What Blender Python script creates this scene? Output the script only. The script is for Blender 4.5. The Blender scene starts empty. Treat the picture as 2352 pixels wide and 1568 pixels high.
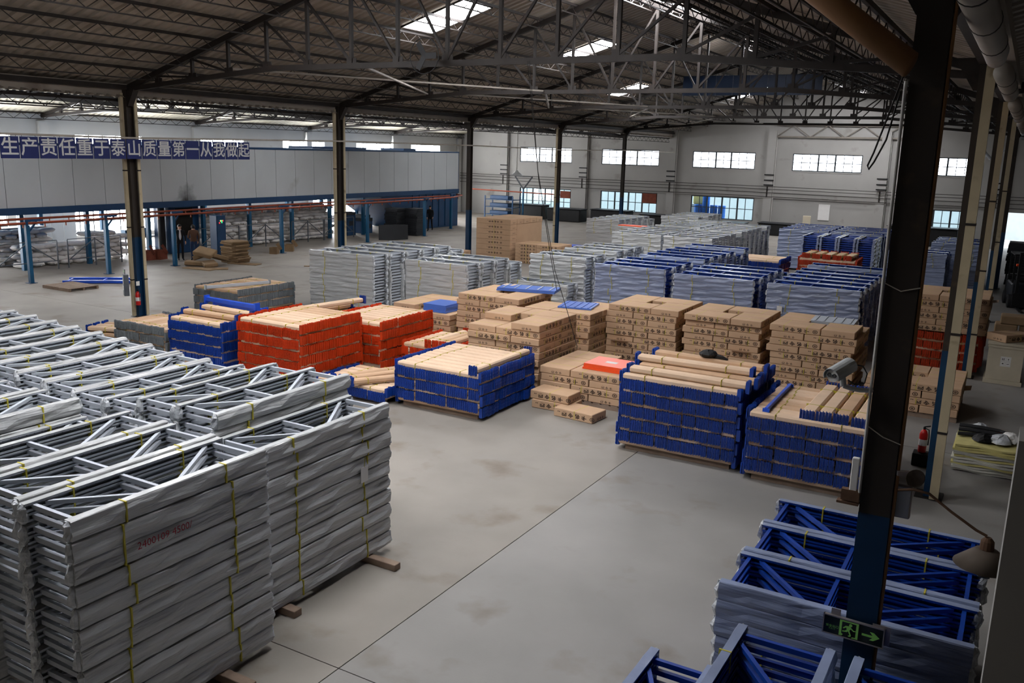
import bpy, math, random
from mathutils import Vector, Matrix
random.seed(11)
S = bpy.context.scene
COL = S.collection
R = math.radians

# ---------------------------------------------------------------- camera
def cam_axes(yaw, pitch, roll):
    cy, sy, cp, sp = math.cos(yaw), math.sin(yaw), math.cos(pitch), math.sin(pitch)
    fw = Vector((-sy * cp, cy * cp, -sp)); rt = Vector((cy, sy, 0)); up = rt.cross(fw)
    cr, sr = math.cos(roll), math.sin(roll)
    return cr * rt + sr * up, -sr * rt + cr * up, fw
_r, _u, _f = cam_axes(R(29.785), R(12.247), R(1.563))
cd = bpy.data.cameras.new('camera'); cam = bpy.data.objects.new('camera', cd); COL.objects.link(cam)
cam.matrix_world = Matrix(((_r.x, _u.x, -_f.x, 24.886), (_r.y, _u.y, -_f.y, 0.0), (_r.z, _u.z, -_f.z, 5.7), (0, 0, 0, 1)))
cd.sensor_width = 36; cd.lens = 36 * 2031.04 / 2352; cd.clip_start = 0.1; cd.clip_end = 500
S.camera = cam
# ---------------------------------------------------------------- world and exposure
w = bpy.data.worlds.new('world'); S.world = w; w.use_nodes = True
bg = w.node_tree.nodes['Background']; bg.inputs[0].default_value = (0.86, 0.93, 1.0, 1); bg.inputs[1].default_value = 7.0
S.view_settings.view_transform = 'Standard'; S.view_settings.look = 'None'
S.view_settings.gamma = 1.0; S.view_settings.use_curve_mapping = False; S.view_settings.exposure = -0.48
try:
    S.cycles.use_light_tree = False; S.cycles.max_bounces = 4; S.cycles.diffuse_bounces = 3; S.cycles.glossy_bounces = 1; S.cycles.transmission_bounces = 3
    S.cycles.sample_clamp_indirect = 4.0; S.cycles.use_denoising = True; S.cycles.use_adaptive_sampling = True; S.cycles.adaptive_threshold = .09; S.cycles.caustics_reflective = False; S.cycles.caustics_refractive = False
except Exception: pass
SKY_L, WIN_L = 62.0, 9.0          # radiance of the roof lights and of the frosted window panes

# ---------------------------------------------------------------- materials
def lin(c):
    return tuple((x / 255 / 12.92 if x / 255 <= .04045 else ((x / 255 + .055) / 1.055) ** 2.4) for x in c) + (1.0,)
MATS = {}
def mat(name, rgb, rough=.6, metal=0.0, var=.15, vs=3.0, bump=0.0, bs=20.0, spec=.3, stretch=None, dirt=None, coat=0.0, local=False, alpha=1.0, sheen_streak=False):
    m = bpy.data.materials.new(name); m.use_nodes = True; nt = m.node_tree; N = nt.nodes; L = nt.links
    p = N['Principled BSDF']; p.inputs['Roughness'].default_value = rough; p.inputs['Metallic'].default_value = metal
    p.inputs['Specular IOR Level'].default_value = spec
    if coat: p.inputs['Coat Weight'].default_value = coat; p.inputs['Coat Roughness'].default_value = .25
    c = lin(rgb)
    if local: co = N.new('ShaderNodeTexCoord').outputs['Object']
    else: co = N.new('ShaderNodeNewGeometry').outputs['Position']
    if stretch:
        mp = N.new('ShaderNodeMapping'); mp.inputs['Scale'].default_value = stretch; L.new(co, mp.inputs[0]); co2 = mp.outputs[0]
    else: co2 = co
    nz = N.new('ShaderNodeTexNoise'); nz.inputs['Scale'].default_value = vs; nz.inputs['Detail'].default_value = 5; L.new(co2 if sheen_streak else co, nz.inputs['Vector'])
    cr = N.new('ShaderNodeValToRGB'); L.new(nz.outputs['Fac'], cr.inputs[0])
    e = cr.color_ramp.elements; e[0].position = .3; e[1].position = .7
    e[0].color = tuple(x * (1 - var) for x in c[:3]) + (1,); e[1].color = tuple(min(1, x * (1 + var)) for x in c[:3]) + (1,)
    out = cr.outputs[0]
    if dirt:      # (rgb, noise scale, threshold)
        n2 = N.new('ShaderNodeTexNoise'); n2.inputs['Scale'].default_value = dirt[1]; n2.inputs['Detail'].default_value = 8; L.new(co, n2.inputs['Vector'])
        r2 = N.new('ShaderNodeValToRGB'); L.new(n2.outputs['Fac'], r2.inputs[0]); r2.color_ramp.elements[0].position = dirt[2]; r2.color_ramp.elements[1].position = min(1, dirt[2] + .18)
        mx = N.new('ShaderNodeMix'); mx.data_type = 'RGBA'; L.new(r2.outputs[0], mx.inputs[0]); L.new(out, mx.inputs[6]); mx.inputs[7].default_value = lin(dirt[0]); out = mx.outputs[2]
    L.new(out, p.inputs['Base Color'])
    if bump:
        n3 = N.new('ShaderNodeTexNoise'); n3.inputs['Scale'].default_value = bs; n3.inputs['Detail'].default_value = 4; L.new(co2, n3.inputs['Vector'])
        b = N.new('ShaderNodeBump'); b.inputs['Strength'].default_value = bump; b.inputs['Distance'].default_value = .03; L.new(n3.outputs['Fac'], b.inputs['Height']); L.new(b.outputs[0], p.inputs['Normal'])
    if alpha < 1: p.inputs['Alpha'].default_value = alpha
    MATS[name] = m; return m
def emis(name, rgb, s):
    m = bpy.data.materials.new(name); m.use_nodes = True; N = m.node_tree.nodes; N.clear()
    o = N.new('ShaderNodeOutputMaterial'); e = N.new('ShaderNodeEmission'); e.inputs[0].default_value = lin(rgb); e.inputs[1].default_value = s
    m.node_tree.links.new(e.outputs[0], o.inputs[0]); MATS[name] = m; return m
def glass(name, rgb, t):
    m = bpy.data.materials.new(name); m.use_nodes = True; N = m.node_tree.nodes; N.clear(); L = m.node_tree.links
    o = N.new('ShaderNodeOutputMaterial'); a = N.new('ShaderNodeBsdfTransparent'); a.inputs[0].default_value = lin(rgb); g = N.new('ShaderNodeBsdfGlossy'); g.inputs['Roughness'].default_value = .1
    x = N.new('ShaderNodeMixShader'); x.inputs[0].default_value = t; L.new(a.outputs[0], x.inputs[1]); L.new(g.outputs[0], x.inputs[2]); L.new(x.outputs[0], o.inputs[0]); MATS[name] = m; return m
mat('concrete', (140, 137, 133), .55, var=.11, vs=.6, bump=.05, bs=30, spec=.35, dirt=((118, 109, 98), .9, .58))
mat('concrete_warm', (142, 136, 128), .6, var=.13, vs=.6, bump=.05, bs=30, spec=.3, dirt=((116, 104, 90), .8, .57))
mat('joint', (72, 66, 60), .9)
mat('plaster', (160, 158, 154), .85, var=.06, vs=.5, bump=.06, bs=8, dirt=((118, 112, 104), .8, .64))
mat('plaster_white', (205, 205, 202), .85, var=.05, vs=.6, dirt=((150, 140, 128), 1.2, .66))
mat('roof_sheet', (150, 140, 128), .6, var=.10, vs=.8, dirt=((112, 98, 86), .9, .6))
mat('roof_sheet_pale', (166, 160, 144), .6, var=.08, vs=.8)
mat('steel_dark', (40, 35, 32), .6, var=.25, vs=3, dirt=((62, 46, 36), 2.5, .62))
mat('steel_pale', (124, 117, 108), .55, var=.2, vs=2)
mat('column_brown', (48, 42, 37), .65, var=.2, vs=2, dirt=((74, 60, 46), 3, .62))
mat('column_blue', (15, 50, 80), .45, var=.15, vs=2, dirt=((40, 52, 58), 3, .64))
mat('panel_navy', (16, 34, 58), .5, var=.15)
mat('pipe_cream', (186, 172, 142), .5, var=.12, vs=2, dirt=((104, 84, 58), 2.2, .6))
mat('pipe_white', (196, 194, 190), .45, var=.08, vs=2)
mat('tube_brown', (132, 96, 62), .6, var=.12)
mat('duct', (158, 150, 140), .45, var=.1, vs=1.5)
mat('kraft', (222, 193, 164), .8, var=.07, vs=2.5, bump=.05, bs=18, spec=.15)
mat('kraft_dark', (204, 170, 138), .8, var=.10, vs=2, bump=.06, bs=15, spec=.15)
mat('carton', (196, 163, 132), .8, var=.07, vs=1.3, bump=.04, bs=12, spec=.15)
mat('carton_old', (138, 114, 86), .85, var=.2, vs=2)
mat('ink', (46, 34, 28), .8, var=.2, vs=30)
mat('ink_red', (150, 40, 50), .8, var=.1)
mat('strap', (186, 174, 62), .5, var=.08)
mat('blue', (18, 62, 152), .38, var=.16, vs=2.5, spec=.5, coat=.2)
mat('blue_panel', (74, 114, 200), .28, var=.08, vs=2, spec=.6)
mat('blue_bright', (34, 84, 206), .35, var=.1, vs=2, spec=.5)
mat('orange', (198, 62, 22), .42, var=.16, vs=2.5, spec=.4)
mat('orange_bright', (244, 84, 34), .35, var=.05, vs=2, spec=.5)
mat('zinc', (142, 148, 152), .38, metal=.35, var=.14, vs=4)
mat('grey_paint', (178, 184, 192), .55, var=.06, vs=2, spec=.25)
mat('grey_dark', (92, 97, 104), .5, var=.1, vs=2)
mat('film_grey', (186, 188, 188), .24, var=.17, vs=2.0, sheen_streak=True, bump=.7, bs=2.6, spec=.7, stretch=(.7, .7, 8))  # sheen streaks of the film are painted into its colour
mat('film_blue', (138, 150, 180), .24, var=.22, vs=2.0, sheen_streak=True, bump=.7, bs=2.6, spec=.7, stretch=(.7, .7, 8))  # same painted sheen streaks on the blue film
mat('film_clear', (190, 194, 198), .2, var=.2, vs=14, bump=.9, bs=16, spec=.7)
mat('paper', (228, 226, 222), .8, var=.03)
mat('timber', (142, 122, 106), .85, var=.18, vs=5, bump=.1, bs=25, stretch=(1, 14, 14))
mat('timber_red', (120, 64, 48), .85, var=.15, vs=5)
mat('oven_white', (190, 194, 196), .45, var=.04, vs=.6, dirt=((150, 148, 140), .5, .66))
def sooty():
    m = mat('oven_sooty', (190, 194, 196), .5, var=.04, vs=.6); nt = m.node_tree; N = nt.nodes; L = nt.links; p = N['Principled BSDF']
    src = p.inputs['Base Color'].links[0].from_socket; geo = N.new('ShaderNodeNewGeometry')
    mp = N.new('ShaderNodeMapping'); mp.inputs['Location'].default_value = (0, -31.0 / 1.3, -2.6 / 1.7); mp.inputs['Scale'].default_value = (0, 1 / 1.3, 1 / 1.7); L.new(geo.outputs['Position'], mp.inputs[0])
    ln = N.new('ShaderNodeVectorMath'); ln.operation = 'LENGTH'; L.new(mp.outputs[0], ln.inputs[0]); nz = N.new('ShaderNodeTexNoise'); nz.inputs['Scale'].default_value = 2.2; nz.inputs['Detail'].default_value = 6; L.new(geo.outputs['Position'], nz.inputs['Vector'])
    ad = N.new('ShaderNodeMath'); ad.operation = 'MULTIPLY_ADD'; ad.inputs[1].default_value = .8; L.new(nz.outputs['Fac'], ad.inputs[0]); L.new(ln.outputs['Value'], ad.inputs[2])
    cr = N.new('ShaderNodeValToRGB'); L.new(ad.outputs[0], cr.inputs[0]); e = cr.color_ramp.elements; e[0].position = .45; e[0].color = (0, 0, 0, 1); e[1].position = 1.25 if False else 1.0; e[1].color = (1, 1, 1, 1)
    mx = N.new('ShaderNodeMix'); mx.data_type = 'RGBA'; L.new(cr.outputs[0], mx.inputs[0]); mx.inputs[6].default_value = lin((34, 30, 27)); L.new(src, mx.inputs[7]); L.new(mx.outputs[2], p.inputs['Base Color'])
mat('soot', (30, 27, 24), .95, var=.2)
sooty()
mat('machine_blue', (17, 60, 98), .45, var=.14, vs=1.5, spec=.4)
mat('machine_teal', (20, 84, 120), .45, var=.14, vs=1.5, spec=.4)
mat('rail_orange', (142, 66, 42), .5, var=.12)
mat('sack', (226, 222, 218), .75, var=.14, vs=2.2, bump=.35, bs=9, dirt=((150, 96, 92), 1.1, .66))
mat('sack_b', (208, 204, 200), .75, var=.16, vs=2.2, bump=.35, bs=9)
mat('black', (24, 24, 25), .6, var=.2, vs=4)
mat('rubber', (34, 34, 36), .7, var=.2)
mat('dark_panel', (44, 46, 50), .5, var=.15, vs=2)
mat('sign_blue', (34, 44, 98), .5, var=.1, vs=3)
mat('sign_white', (206, 206, 204), .6, var=.03)
mat('sign_black', (12, 22, 16), .3, var=.1, spec=.5)
mat('sign_green', (150, 220, 110), .5, var=.04)
mat('alu', (166, 160, 160), .35, metal=.6, var=.05)
mat('red', (196, 28, 24), .35, var=.08, spec=.5)
mat('window_frame', (58, 64, 68), .6, var=.1)
mat('wire', (30, 28, 27), .6)
mat('wire_pale', (176, 168, 156), .6)
mat('foam_yellow', (206, 196, 130), .85, var=.1, vs=6)
mat('foam_white', (206, 204, 192), .85, var=.08, vs=6)
mat('crate', (196, 186, 164), .75, var=.07, vs=3)
mat('skin', (196, 148, 122), .55, var=.05)
mat('hair', (22, 18, 17), .5)
mat('jacket_black', (20, 20, 23), .8, var=.15)
mat('jacket_brown', (96, 70, 56), .8, var=.15)
mat('shirt', (206, 204, 208), .8, var=.04)
mat('jeans', (40, 58, 92), .8, var=.15)
mat('trousers', (24, 24, 28), .8, var=.1)
mat('camera_white', (196, 200, 200), .35, var=.04)
mat('lens', (14, 18, 30), .1, spec=.9)
mat('rust', (104, 78, 60), .8, var=.25, vs=9)
mat('cone_grey', (112, 101, 90), .7, var=.12, vs=6)
mat('drum_blue', (28, 108, 205), .4, var=.1)
mat('tank_yellow', (214, 200, 130), .6)
mat('outside', (200, 205, 206), .9, var=.04)
emis('skylight', (247, 247, 251), SKY_L)
emis('pane_lit', (236, 244, 255), WIN_L)
MATS['pane_lit'].cycles.emission_sampling = 'NONE'
emis('pane_side', (246, 247, 250), 60.0)
emis('lamp_red', (255, 60, 60), 3.0); emis('lamp_green', (60, 255, 140), 3.0); emis('lamp_amber', (255, 220, 120), 3.0)
emis('tube_lit', (230, 236, 255), 10.0)
glass('pane_clear', (236, 245, 247), .05)

# ---------------------------------------------------------------- mesh builder
class MB:
    def __init__(s): s.v = []; s.f = []; s.mi = []; s.cur = 0
    def add(s, vs, fs):
        o = len(s.v); s.v += [tuple(x) for x in vs]; s.f += [tuple(o + i for i in f) for f in fs]; s.mi += [s.cur] * len(fs); return s
    def box(s, c, d, m=None):
        x, y, z = d[0] / 2, d[1] / 2, d[2] / 2
        vs = [Vector((a * x, b * y, e * z)) for e in (-1, 1) for b in (-1, 1) for a in (-1, 1)]
        if m is not None: vs = [m @ v for v in vs]
        c = Vector(c)
        return s.add([v + c for v in vs], [(0, 2, 3, 1), (4, 5, 7, 6), (0, 1, 5, 4), (2, 6, 7, 3), (0, 4, 6, 2), (1, 3, 7, 5)])
    def b(s, x0, x1, y0, y1, z0, z1): return s.box(((x0 + x1) / 2, (y0 + y1) / 2, (z0 + z1) / 2), (abs(x1 - x0), abs(y1 - y0), abs(z1 - z0)))
    def cbox(s, c, d, e=.012):
        # chamfered box: 24 vertices
        h = [d[i] / 2 for i in range(3)]; vs = []; idx = {}
        for sx in (-1, 1):
            for sy in (-1, 1):
                for sz in (-1, 1):
                    for ax in range(3):
                        p = [sx * (h[0] - e), sy * (h[1] - e), sz * (h[2] - e)]; p[ax] = (sx, sy, sz)[ax] * h[ax]
                        idx[(sx, sy, sz, ax)] = len(vs); vs.append(Vector(p) + Vector(c))
        F = []
        def fc(l, n):
            a, b_, c_ = (vs[l[0]], vs[l[1]], vs[l[2]]); nn = (b_ - a).cross(c_ - a)
            F.append(tuple(l) if nn.dot(Vector(n)) > 0 else tuple(reversed(l)))
        for ax in range(3):
            o1, o2 = [(1, 2), (0, 2), (0, 1)][ax]
            for sg in (-1, 1):
                l = []
                for a, b_ in ((-1, -1), (1, -1), (1, 1), (-1, 1)):
                    k = [0, 0, 0]; k[ax] = sg; k[o1] = a; k[o2] = b_; l.append(idx[(k[0], k[1], k[2], ax)])
                n = [0, 0, 0]; n[ax] = sg; fc(l, n)
            for a in (-1, 1):
                for b_ in (-1, 1):
                    k0 = [0, 0, 0]; k0[o1] = a; k0[o2] = b_; l = []
                    for sg, pl in ((-1, o1), (1, o1), (1, o2), (-1, o2)):
                        k = list(k0); k[ax] = sg; l.append(idx[(k[0], k[1], k[2], pl)])
                    fc(l, k0)
        for sx in (-1, 1):
            for sy in (-1, 1):
                for sz in (-1, 1): fc([idx[(sx, sy, sz, a)] for a in range(3)], (sx, sy, sz))
        return s.add(vs, F)
    def bar(s, p0, p1, w_, h_=None, up=(0, 0, 1)):
        p0, p1 = Vector(p0), Vector(p1); h_ = w_ if h_ is None else h_
        z = (p1 - p0); ln = z.length
        if ln < 1e-6: return s
        z.normalize(); u = Vector(up)
        if abs(z.dot(u)) > .98: u = Vector((1, 0, 0))
        x = u.cross(z).normalized(); y = z.cross(x)
        return s.box((p0 + p1) / 2, (w_, h_, ln), Matrix((x, y, z)).transposed())
    def tube(s, pts, r, n=8, cap=True):
        pts = [Vector(p) for p in pts]; rs = r if isinstance(r, (list, tuple)) else [r] * len(pts); o = len(s.v); prev = None
        for i, p in enumerate(pts):
            t = (pts[min(i + 1, len(pts) - 1)] - pts[max(i - 1, 0)]).normalized()
            u = prev if prev is not None else (Vector((0, 0, 1)) if abs(t.z) < .9 else Vector((1, 0, 0)))
            x = (u - t * u.dot(t)); x = x.normalized() if x.length > 1e-5 else Vector((1, 0, 0)); prev = x; y = t.cross(x)
            for k in range(n):
                a = 2 * math.pi * k / n; s.v.append(tuple(p + (x * math.cos(a) + y * math.sin(a)) * rs[i]))
        m0 = len(s.f)
        for i in range(len(pts) - 1):
            for k in range(n):
                a, b_ = o + i * n + k, o + i * n + (k + 1) % n; s.f.append((a, b_, b_ + n, a + n))
        if cap:
            s.f.append(tuple(o + k for k in reversed(range(n)))); e = o + (len(pts) - 1) * n; s.f.append(tuple(e + k for k in range(n)))
        s.mi += [s.cur] * (len(s.f) - m0); return s
    def lathe(s, prof, c=(0, 0, 0), n=16):
        o = len(s.v); m0 = len(s.f)
        for r, z in prof:
            for k in range(n):
                a = 2 * math.pi * k / n; s.v.append((c[0] + r * math.cos(a), c[1] + r * math.sin(a), c[2] + z))
        for i in range(len(prof) - 1):
            for k in range(n):
                a, b_ = o + i * n + k, o + i * n + (k + 1) % n; s.f.append((a, b_, b_ + n, a + n))
        if prof[0][0] > 1e-4: s.f.append(tuple(o + k for k in reversed(range(n))))
        if prof[-1][0] > 1e-4: e = o + (len(prof) - 1) * n; s.f.append(tuple(e + k for k in range(n)))
        s.mi += [s.cur] * (len(s.f) - m0); return s
    def prism(s, poly, d, fn=None):
        # polygon in (x, y) extruded by d along z, optionally mapped by fn
        n = len(poly); vs = [(x, y, 0) for x, y in poly] + [(x, y, d) for x, y in poly]
        if fn: vs = [fn(*v) for v in vs]
        return s.add(vs, [tuple(reversed(range(n))), tuple(range(n, 2 * n))] + [(i, (i + 1) % n, n + (i + 1) % n, n + i) for i in range(n)])
    def mesh(s, name, mt, smooth=False):
        me = bpy.data.meshes.new(name); me.from_pydata(s.v, [], s.f)
        for m in (mt if isinstance(mt, (list, tuple)) else [mt]): me.materials.append(MATS[m])
        if isinstance(mt, (list, tuple)): me.polygons.foreach_set('material_index', s.mi)
        if smooth: me.polygons.foreach_set('use_smooth', [True] * len(me.polygons))
        me.update(); return me
def ob(name, me, parent=None, loc=(0, 0, 0), rz=0.0, rot=None, sc=None):
    o = bpy.data.objects.new(name, me); COL.objects.link(o)
    if parent is not None: o.parent = parent
    o.location = loc
    if rot is not None: o.rotation_euler = rot
    elif rz: o.rotation_euler = (0, 0, rz)
    if sc: o.scale = sc
    return o
def tag(o, label, cat, group=None, kind=None):
    o['label'] = label; o['category'] = cat
    if group: o['group'] = group
    if kind: o['kind'] = kind
    return o
def thing(name, label, cat, loc=(0, 0, 0), rz=0.0, group=None): return tag(ob(name, None, None, loc, rz), label, cat, group)
def struct(name, me, parent=None, label=None):
    o = ob(name, me, parent)
    if parent is None:
        o['kind'] = 'structure'
        if label: o['label'] = label
    return o
ORD = ['top', 'second', 'third', 'fourth', 'fifth', 'sixth', 'seventh', 'eighth', 'ninth', 'tenth', 'eleventh', 'twelfth', 'thirteenth', 'fourteenth', 'fifteenth']
ORD1 = ['first'] + ORD[1:]
_txt = {}
def text_mesh(s, mt, size=1.0, flipx=False, ext=0.0, bold=0.0):
    k = (s, mt, size, flipx)
    if k in _txt: return _txt[k]
    cu = bpy.data.curves.new('text', 'FONT'); cu.body = s; cu.size = size; cu.align_x = 'CENTER'; cu.align_y = 'CENTER'; cu.resolution_u = 2; cu.extrude = ext; cu.offset = bold
    t = bpy.data.objects.new('text', cu); COL.objects.link(t); dg = bpy.context.evaluated_depsgraph_get()
    me = bpy.data.meshes.new_from_object(t.evaluated_get(dg)); me.name = 'text'; me.materials.clear(); me.materials.append(MATS[mt])
    bpy.data.objects.remove(t); bpy.data.curves.remove(cu); _txt[k] = me; return me

def thick(me, d):
    """a heavier copy of flat lettering: the outline laid down five times with tiny shifts"""
    m = MB()
    for i, (a, b_) in enumerate(((0, 0), (d, 0), (-d, 0), (0, d), (0, -d))): m.add([(v.co.x + a, v.co.y + b_, v.co.z + i * .0004) for v in me.vertices], [tuple(p.vertices) for p in me.polygons])
    return m.mesh('character', me.materials[0].name)
# ================================================================ the hall
YW = 68.4; CY = [8.84, 18.77, 28.70, 38.64, 48.57, 58.50]; BAY = 9.93
def cells(x0, x1, z0, z1, holes):
    xs = sorted({x0, x1, *[h[0] for h in holes], *[h[1] for h in holes]}); zs = sorted({z0, z1, *[h[2] for h in holes], *[h[3] for h in holes]})
    for a, b_ in zip(xs, xs[1:]):
        for c, d in zip(zs, zs[1:]):
            if not any(h[0] <= (a + b_) / 2 <= h[1] and h[2] <= (c + d) / 2 <= h[3] for h in holes): yield a, b_, c, d
# floor slabs with recessed joints
fl = struct('floor', MB().b(-22, 42, -14, 69.5, -.30, -.03).mesh('floor', 'joint'), label='grey concrete hall floor cast in large slabs')
xs = [-22, -8, 0.2, 9.5, 18.9, 28, 42]
ys = [-14, 6.77, 19, 31, 44, 57, 69.5]
for i, (a, b_) in enumerate(zip(xs, xs[1:])):
    for c, d in zip(ys, ys[1:]):
        m = MB().b(a + .007, b_ - .007, c + .007, d - .007, -.03, 0); ob('slab', m.mesh('slab', 'concrete_warm' if b_ < 19 else 'concrete'), fl)
# far wall with two rows of steel windows
up = [(-13.97, -8.94), (-6.19, -1.16), (1.61, 6.53), (9.3, 14.2), (16.9, 21.45), (25.2, 30.0)]
HU = [(a, b_, 4.68, 5.95) for a, b_ in up]
HL = [(-13.9, -8.9, .3, 2.5), (-6.15, -1.14, .9, 2.55), (1.7, 6.7, .8, 2.55), (17.0, 21.45, .55, 2.4)]
HD = [(23.3, 26.2, 0, 2.45)]
m = MB()
for a, b_, c, d in cells(-20.5, 42, 0, 12, HU + HL + HD): m.b(a, b_, YW, YW + .3, c, d)
wf = struct('wall_far', m.mesh('wall_far', 'plaster'), label='tall stained white plaster end wall with two window rows')
for x in (-15.4, -7.7, 0.0, 7.75, 15.7, 23.0):
    ob('pilaster', MB().b(x - .3, x + .3, YW - .28, YW + .002, 0, 7.6).mesh('pilaster', 'plaster'), wf)
    for z in (3.55, 3.9, 4.3): ob('cable_bracket', MB().b(x - .36, x + .36, YW - .33, YW - .27, z, z + .09).mesh('cable_bracket', 'black'), wf)
    ob('cable_chase', MB().b(x - .12, x - .02, YW - .31, YW - .27, 2.7, 3.5).mesh('cable_chase', 'steel_dark'), wf)
    ob('conduit', MB().tube([(x + .34, YW - .12, .3), (x + .34, YW - .12, 7.4)], .035, 6).mesh('conduit', 'pipe_white'), wf)
for z in (2.75, 3.05, 3.3, 3.5): ob('wall_cable', MB().tube([(-20, YW - .35, z), (-8, YW - .35, z - .06), (4, YW - .35, z), (16, YW - .35, z - .05), (30, YW - .35, z)], .022, 5).mesh('wall_cable', 'steel_dark'), wf)
ob('ledge_beam', MB().b(-20, 24, YW - .1, YW + .002, 2.62, 2.72).mesh('ledge_beam', 'plaster'), wf)
ob('notice_board', MB().b(11.5, 12.3, YW - .05, YW + .001, 1.2, 2.35).mesh('notice_board', 'paper'), wf)
def window(n, x0, x1, z0, z1, cols, rows, pane, heavy, label):
    wd = struct('window_%d' % n, MB().b(x0 - .04, x1 + .04, YW - .03, YW + .1, z0 - .07, z0 + .01).mesh('sill', 'plaster'), label=label)
    f = MB()
    for a, b_ in ((x0, x0 + .07), (x1 - .07, x1)): f.b(a, b_, YW + .04, YW + .12, z0 + .01, z1)
    for a, b_ in ((z0 + .01, z0 + .08), (z1 - .07, z1)): f.b(x0 + .07, x1 - .07, YW + .04, YW + .12, a, b_)
    ob('window_frame', f.mesh('window_frame', 'window_frame'), wd)
    pw = (x1 - x0 - .14) / cols; ph = (z1 - z0 - .14) / rows
    for i in range(1, cols):
        x = x0 + .07 + pw * i; t = .06 if i in heavy else .022
        ob('mullion', MB().b(x - t, x + t, YW + .05, YW + .11, z0 + .08, z1 - .07).mesh('mullion', 'window_frame'), wd)
    for j in range(1, rows):
        z = z0 + .07 + ph * j; ob('transom', MB().b(x0 + .07, x1 - .07, YW + .055, YW + .105, z - .025, z + .025).mesh('transom', 'window_frame'), wd)
    k = MB().b(-pw / 2, pw / 2, -.006, .006, -ph / 2, ph / 2).mesh('pane', pane)
    for i in range(cols):
        for j in range(rows):
            ob('pane', k, wd, (x0 + .07 + pw * (i + .5), YW + .08, z0 + .07 + ph * (j + .5)))
    return wd
for i, (a, b_) in enumerate(up): window(i + 1, a, b_, 4.68, 5.95, 8, 2, 'pane_lit', (3, 5), 'upper steel window number %d from the left in the far wall' % (i + 1))
LW = []
for i, h in enumerate(HL): LW.append(window(i + 7, *h, 8, 2, 'pane_clear', (2, 4, 6), 'lower steel window number %d from the left in the far wall' % (i + 1)))
ob('patch_board', MB().b(-9.9, -8.95, YW - .02, YW + .03, 1.75, 2.35).mesh('patch_board', 'timber_red'), LW[0]); ob('patch_board', MB().b(-2.4, -1.2, YW - .02, YW + .03, 1.75, 2.5).mesh('patch_board', 'timber_red'), LW[1])
# things standing outside, seen through the lower windows
gr = struct('trim_1', MB().b(-30, 50, YW + .3, YW + 30, -.3, -.02).mesh('yard', 'outside'), label='pale paved yard outside the far wall')
sh = struct('wall_yard', MB().b(-30, 50, YW + 9, YW + 9.3, -.02, 5).mesh('wall_yard', 'outside'), label='pale boundary wall across the yard outside the windows')
dm = MB().lathe([(.29, 0), (.3, .05), (.29, .3), (.305, .32), (.29, .34), (.29, .6), (.305, .62), (.29, .64), (.3, .86), (.27, .9)], n=14).mesh('drum', 'drum_blue')
ym = MB().cbox((0, 0, .45), (1.0, 1.0, .9), .08).mesh('tank', 'tank_yellow')
k = 0
for x, z in ((1.95, 0), (2.6, 0), (3.25, 0), (3.9, 0), (1.95, .9), (2.6, .9), (3.25, .9), (3.9, .9), (2.6, 1.8)):
    tag(ob('barrel', dm, None, (x, YW + 1.1, z)), 'blue plastic barrel stacked outside, %s column, %s tier up' % (ORD1[[1.95, 2.6, 3.25, 3.9].index(x)], ORD1[int(z / .9 + .1)]), 'barrel', 'blue barrels outside the far window')
for i, x in enumerate((17.6, 18.4, 19.2, 20.2, 21.0)): tag(ob('barrel', dm, None, (x, YW + 1.0, 0)), 'barrel behind the right lower window, %s from left' % ORD1[i], 'barrel', 'barrels outside the right window')
tag(ob('tank', ym, None, (1.9, YW + 1.9, 1.8)), 'pale yellow tank behind the blue barrels outside', 'tank')
ob('tank_shelf', MB().b(1.3, 2.5, YW + 1.4, YW + 2.5, 0, 1.79).mesh('tank_shelf', 'outside'), gr)
# left wall and its windows
XL = -20.2
hl = [(a, a + 4.2, 4.75, 5.85) for a in (15, 22.8, 30.6, 38.4, 46.2, 54, 61)] + [(16.5, 22.5, .4, 3.4), (24.6, 26.5, .4, 3.4), (29.7, 35.6, .4, 3.4), (49.0, 54.0, .5, 3.0), (57.5, 60.6, .9, 2.5)]
m = MB()
for a, b_, c, d in cells(-14, YW + .3, 0, 6.9, hl): m.b(XL - .3, XL, a, b_, c, d)
wl = struct('wall_left', m.mesh('wall_left', 'plaster_white'), label='long white side wall behind the coating line')
for y in CY + [68.0, -1.1]: ob('pilaster', MB().b(XL, XL + .25, y - .25, y + .25, 0, 6.5).mesh('pilaster', 'plaster_white'), wl)
for i, (a, b_, c, d) in enumerate(hl):
    wd = struct('window_%d' % (11 + i), MB().b(XL - .12, XL + .03, a - .04, b_ + .04, c - .07, c + .01).mesh('sill', 'plaster_white'), label='side wall window %d of the left aisle' % (i + 1))
    n = max(3, int((b_ - a) / .8)); q = 4 if d - c > 2 else 2; pw = (b_ - a) / n; ph = (d - c) / q
    f = MB()
    for j in range(n + 1): f.b(XL - .1, XL - .04, a + pw * j - .03, a + pw * j + .03, c + .01, d)
    for j in range(q + 1): f.b(XL - .098, XL - .042, a, b_, c + .01 + ph * j - .025, c + .01 + ph * j + .025)
    ob('window_frame', f.mesh('window_frame', 'window_frame'), wd)
    k = MB().b(-.005, .005, -pw / 2, pw / 2, -ph / 2, ph / 2).mesh('pane', 'pane_side')
    for j in range(n):
        for l in range(q): ob('pane', k, wd, (XL - .07, a + pw * (j + .5), c + .01 + ph * (l + .5)))
# unseen enclosure behind and beside the camera
struct('wall_right', MB().b(40, 40.3, -14, YW + .3, 0, 8).mesh('wall_right', 'plaster'), label='far side wall of the right aisle')
struct('wall_near', MB().b(-20.5, 40.3, -14.3, -14, 0, 12).mesh('wall_near', 'plaster'), label='end wall behind the viewpoint')
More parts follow.
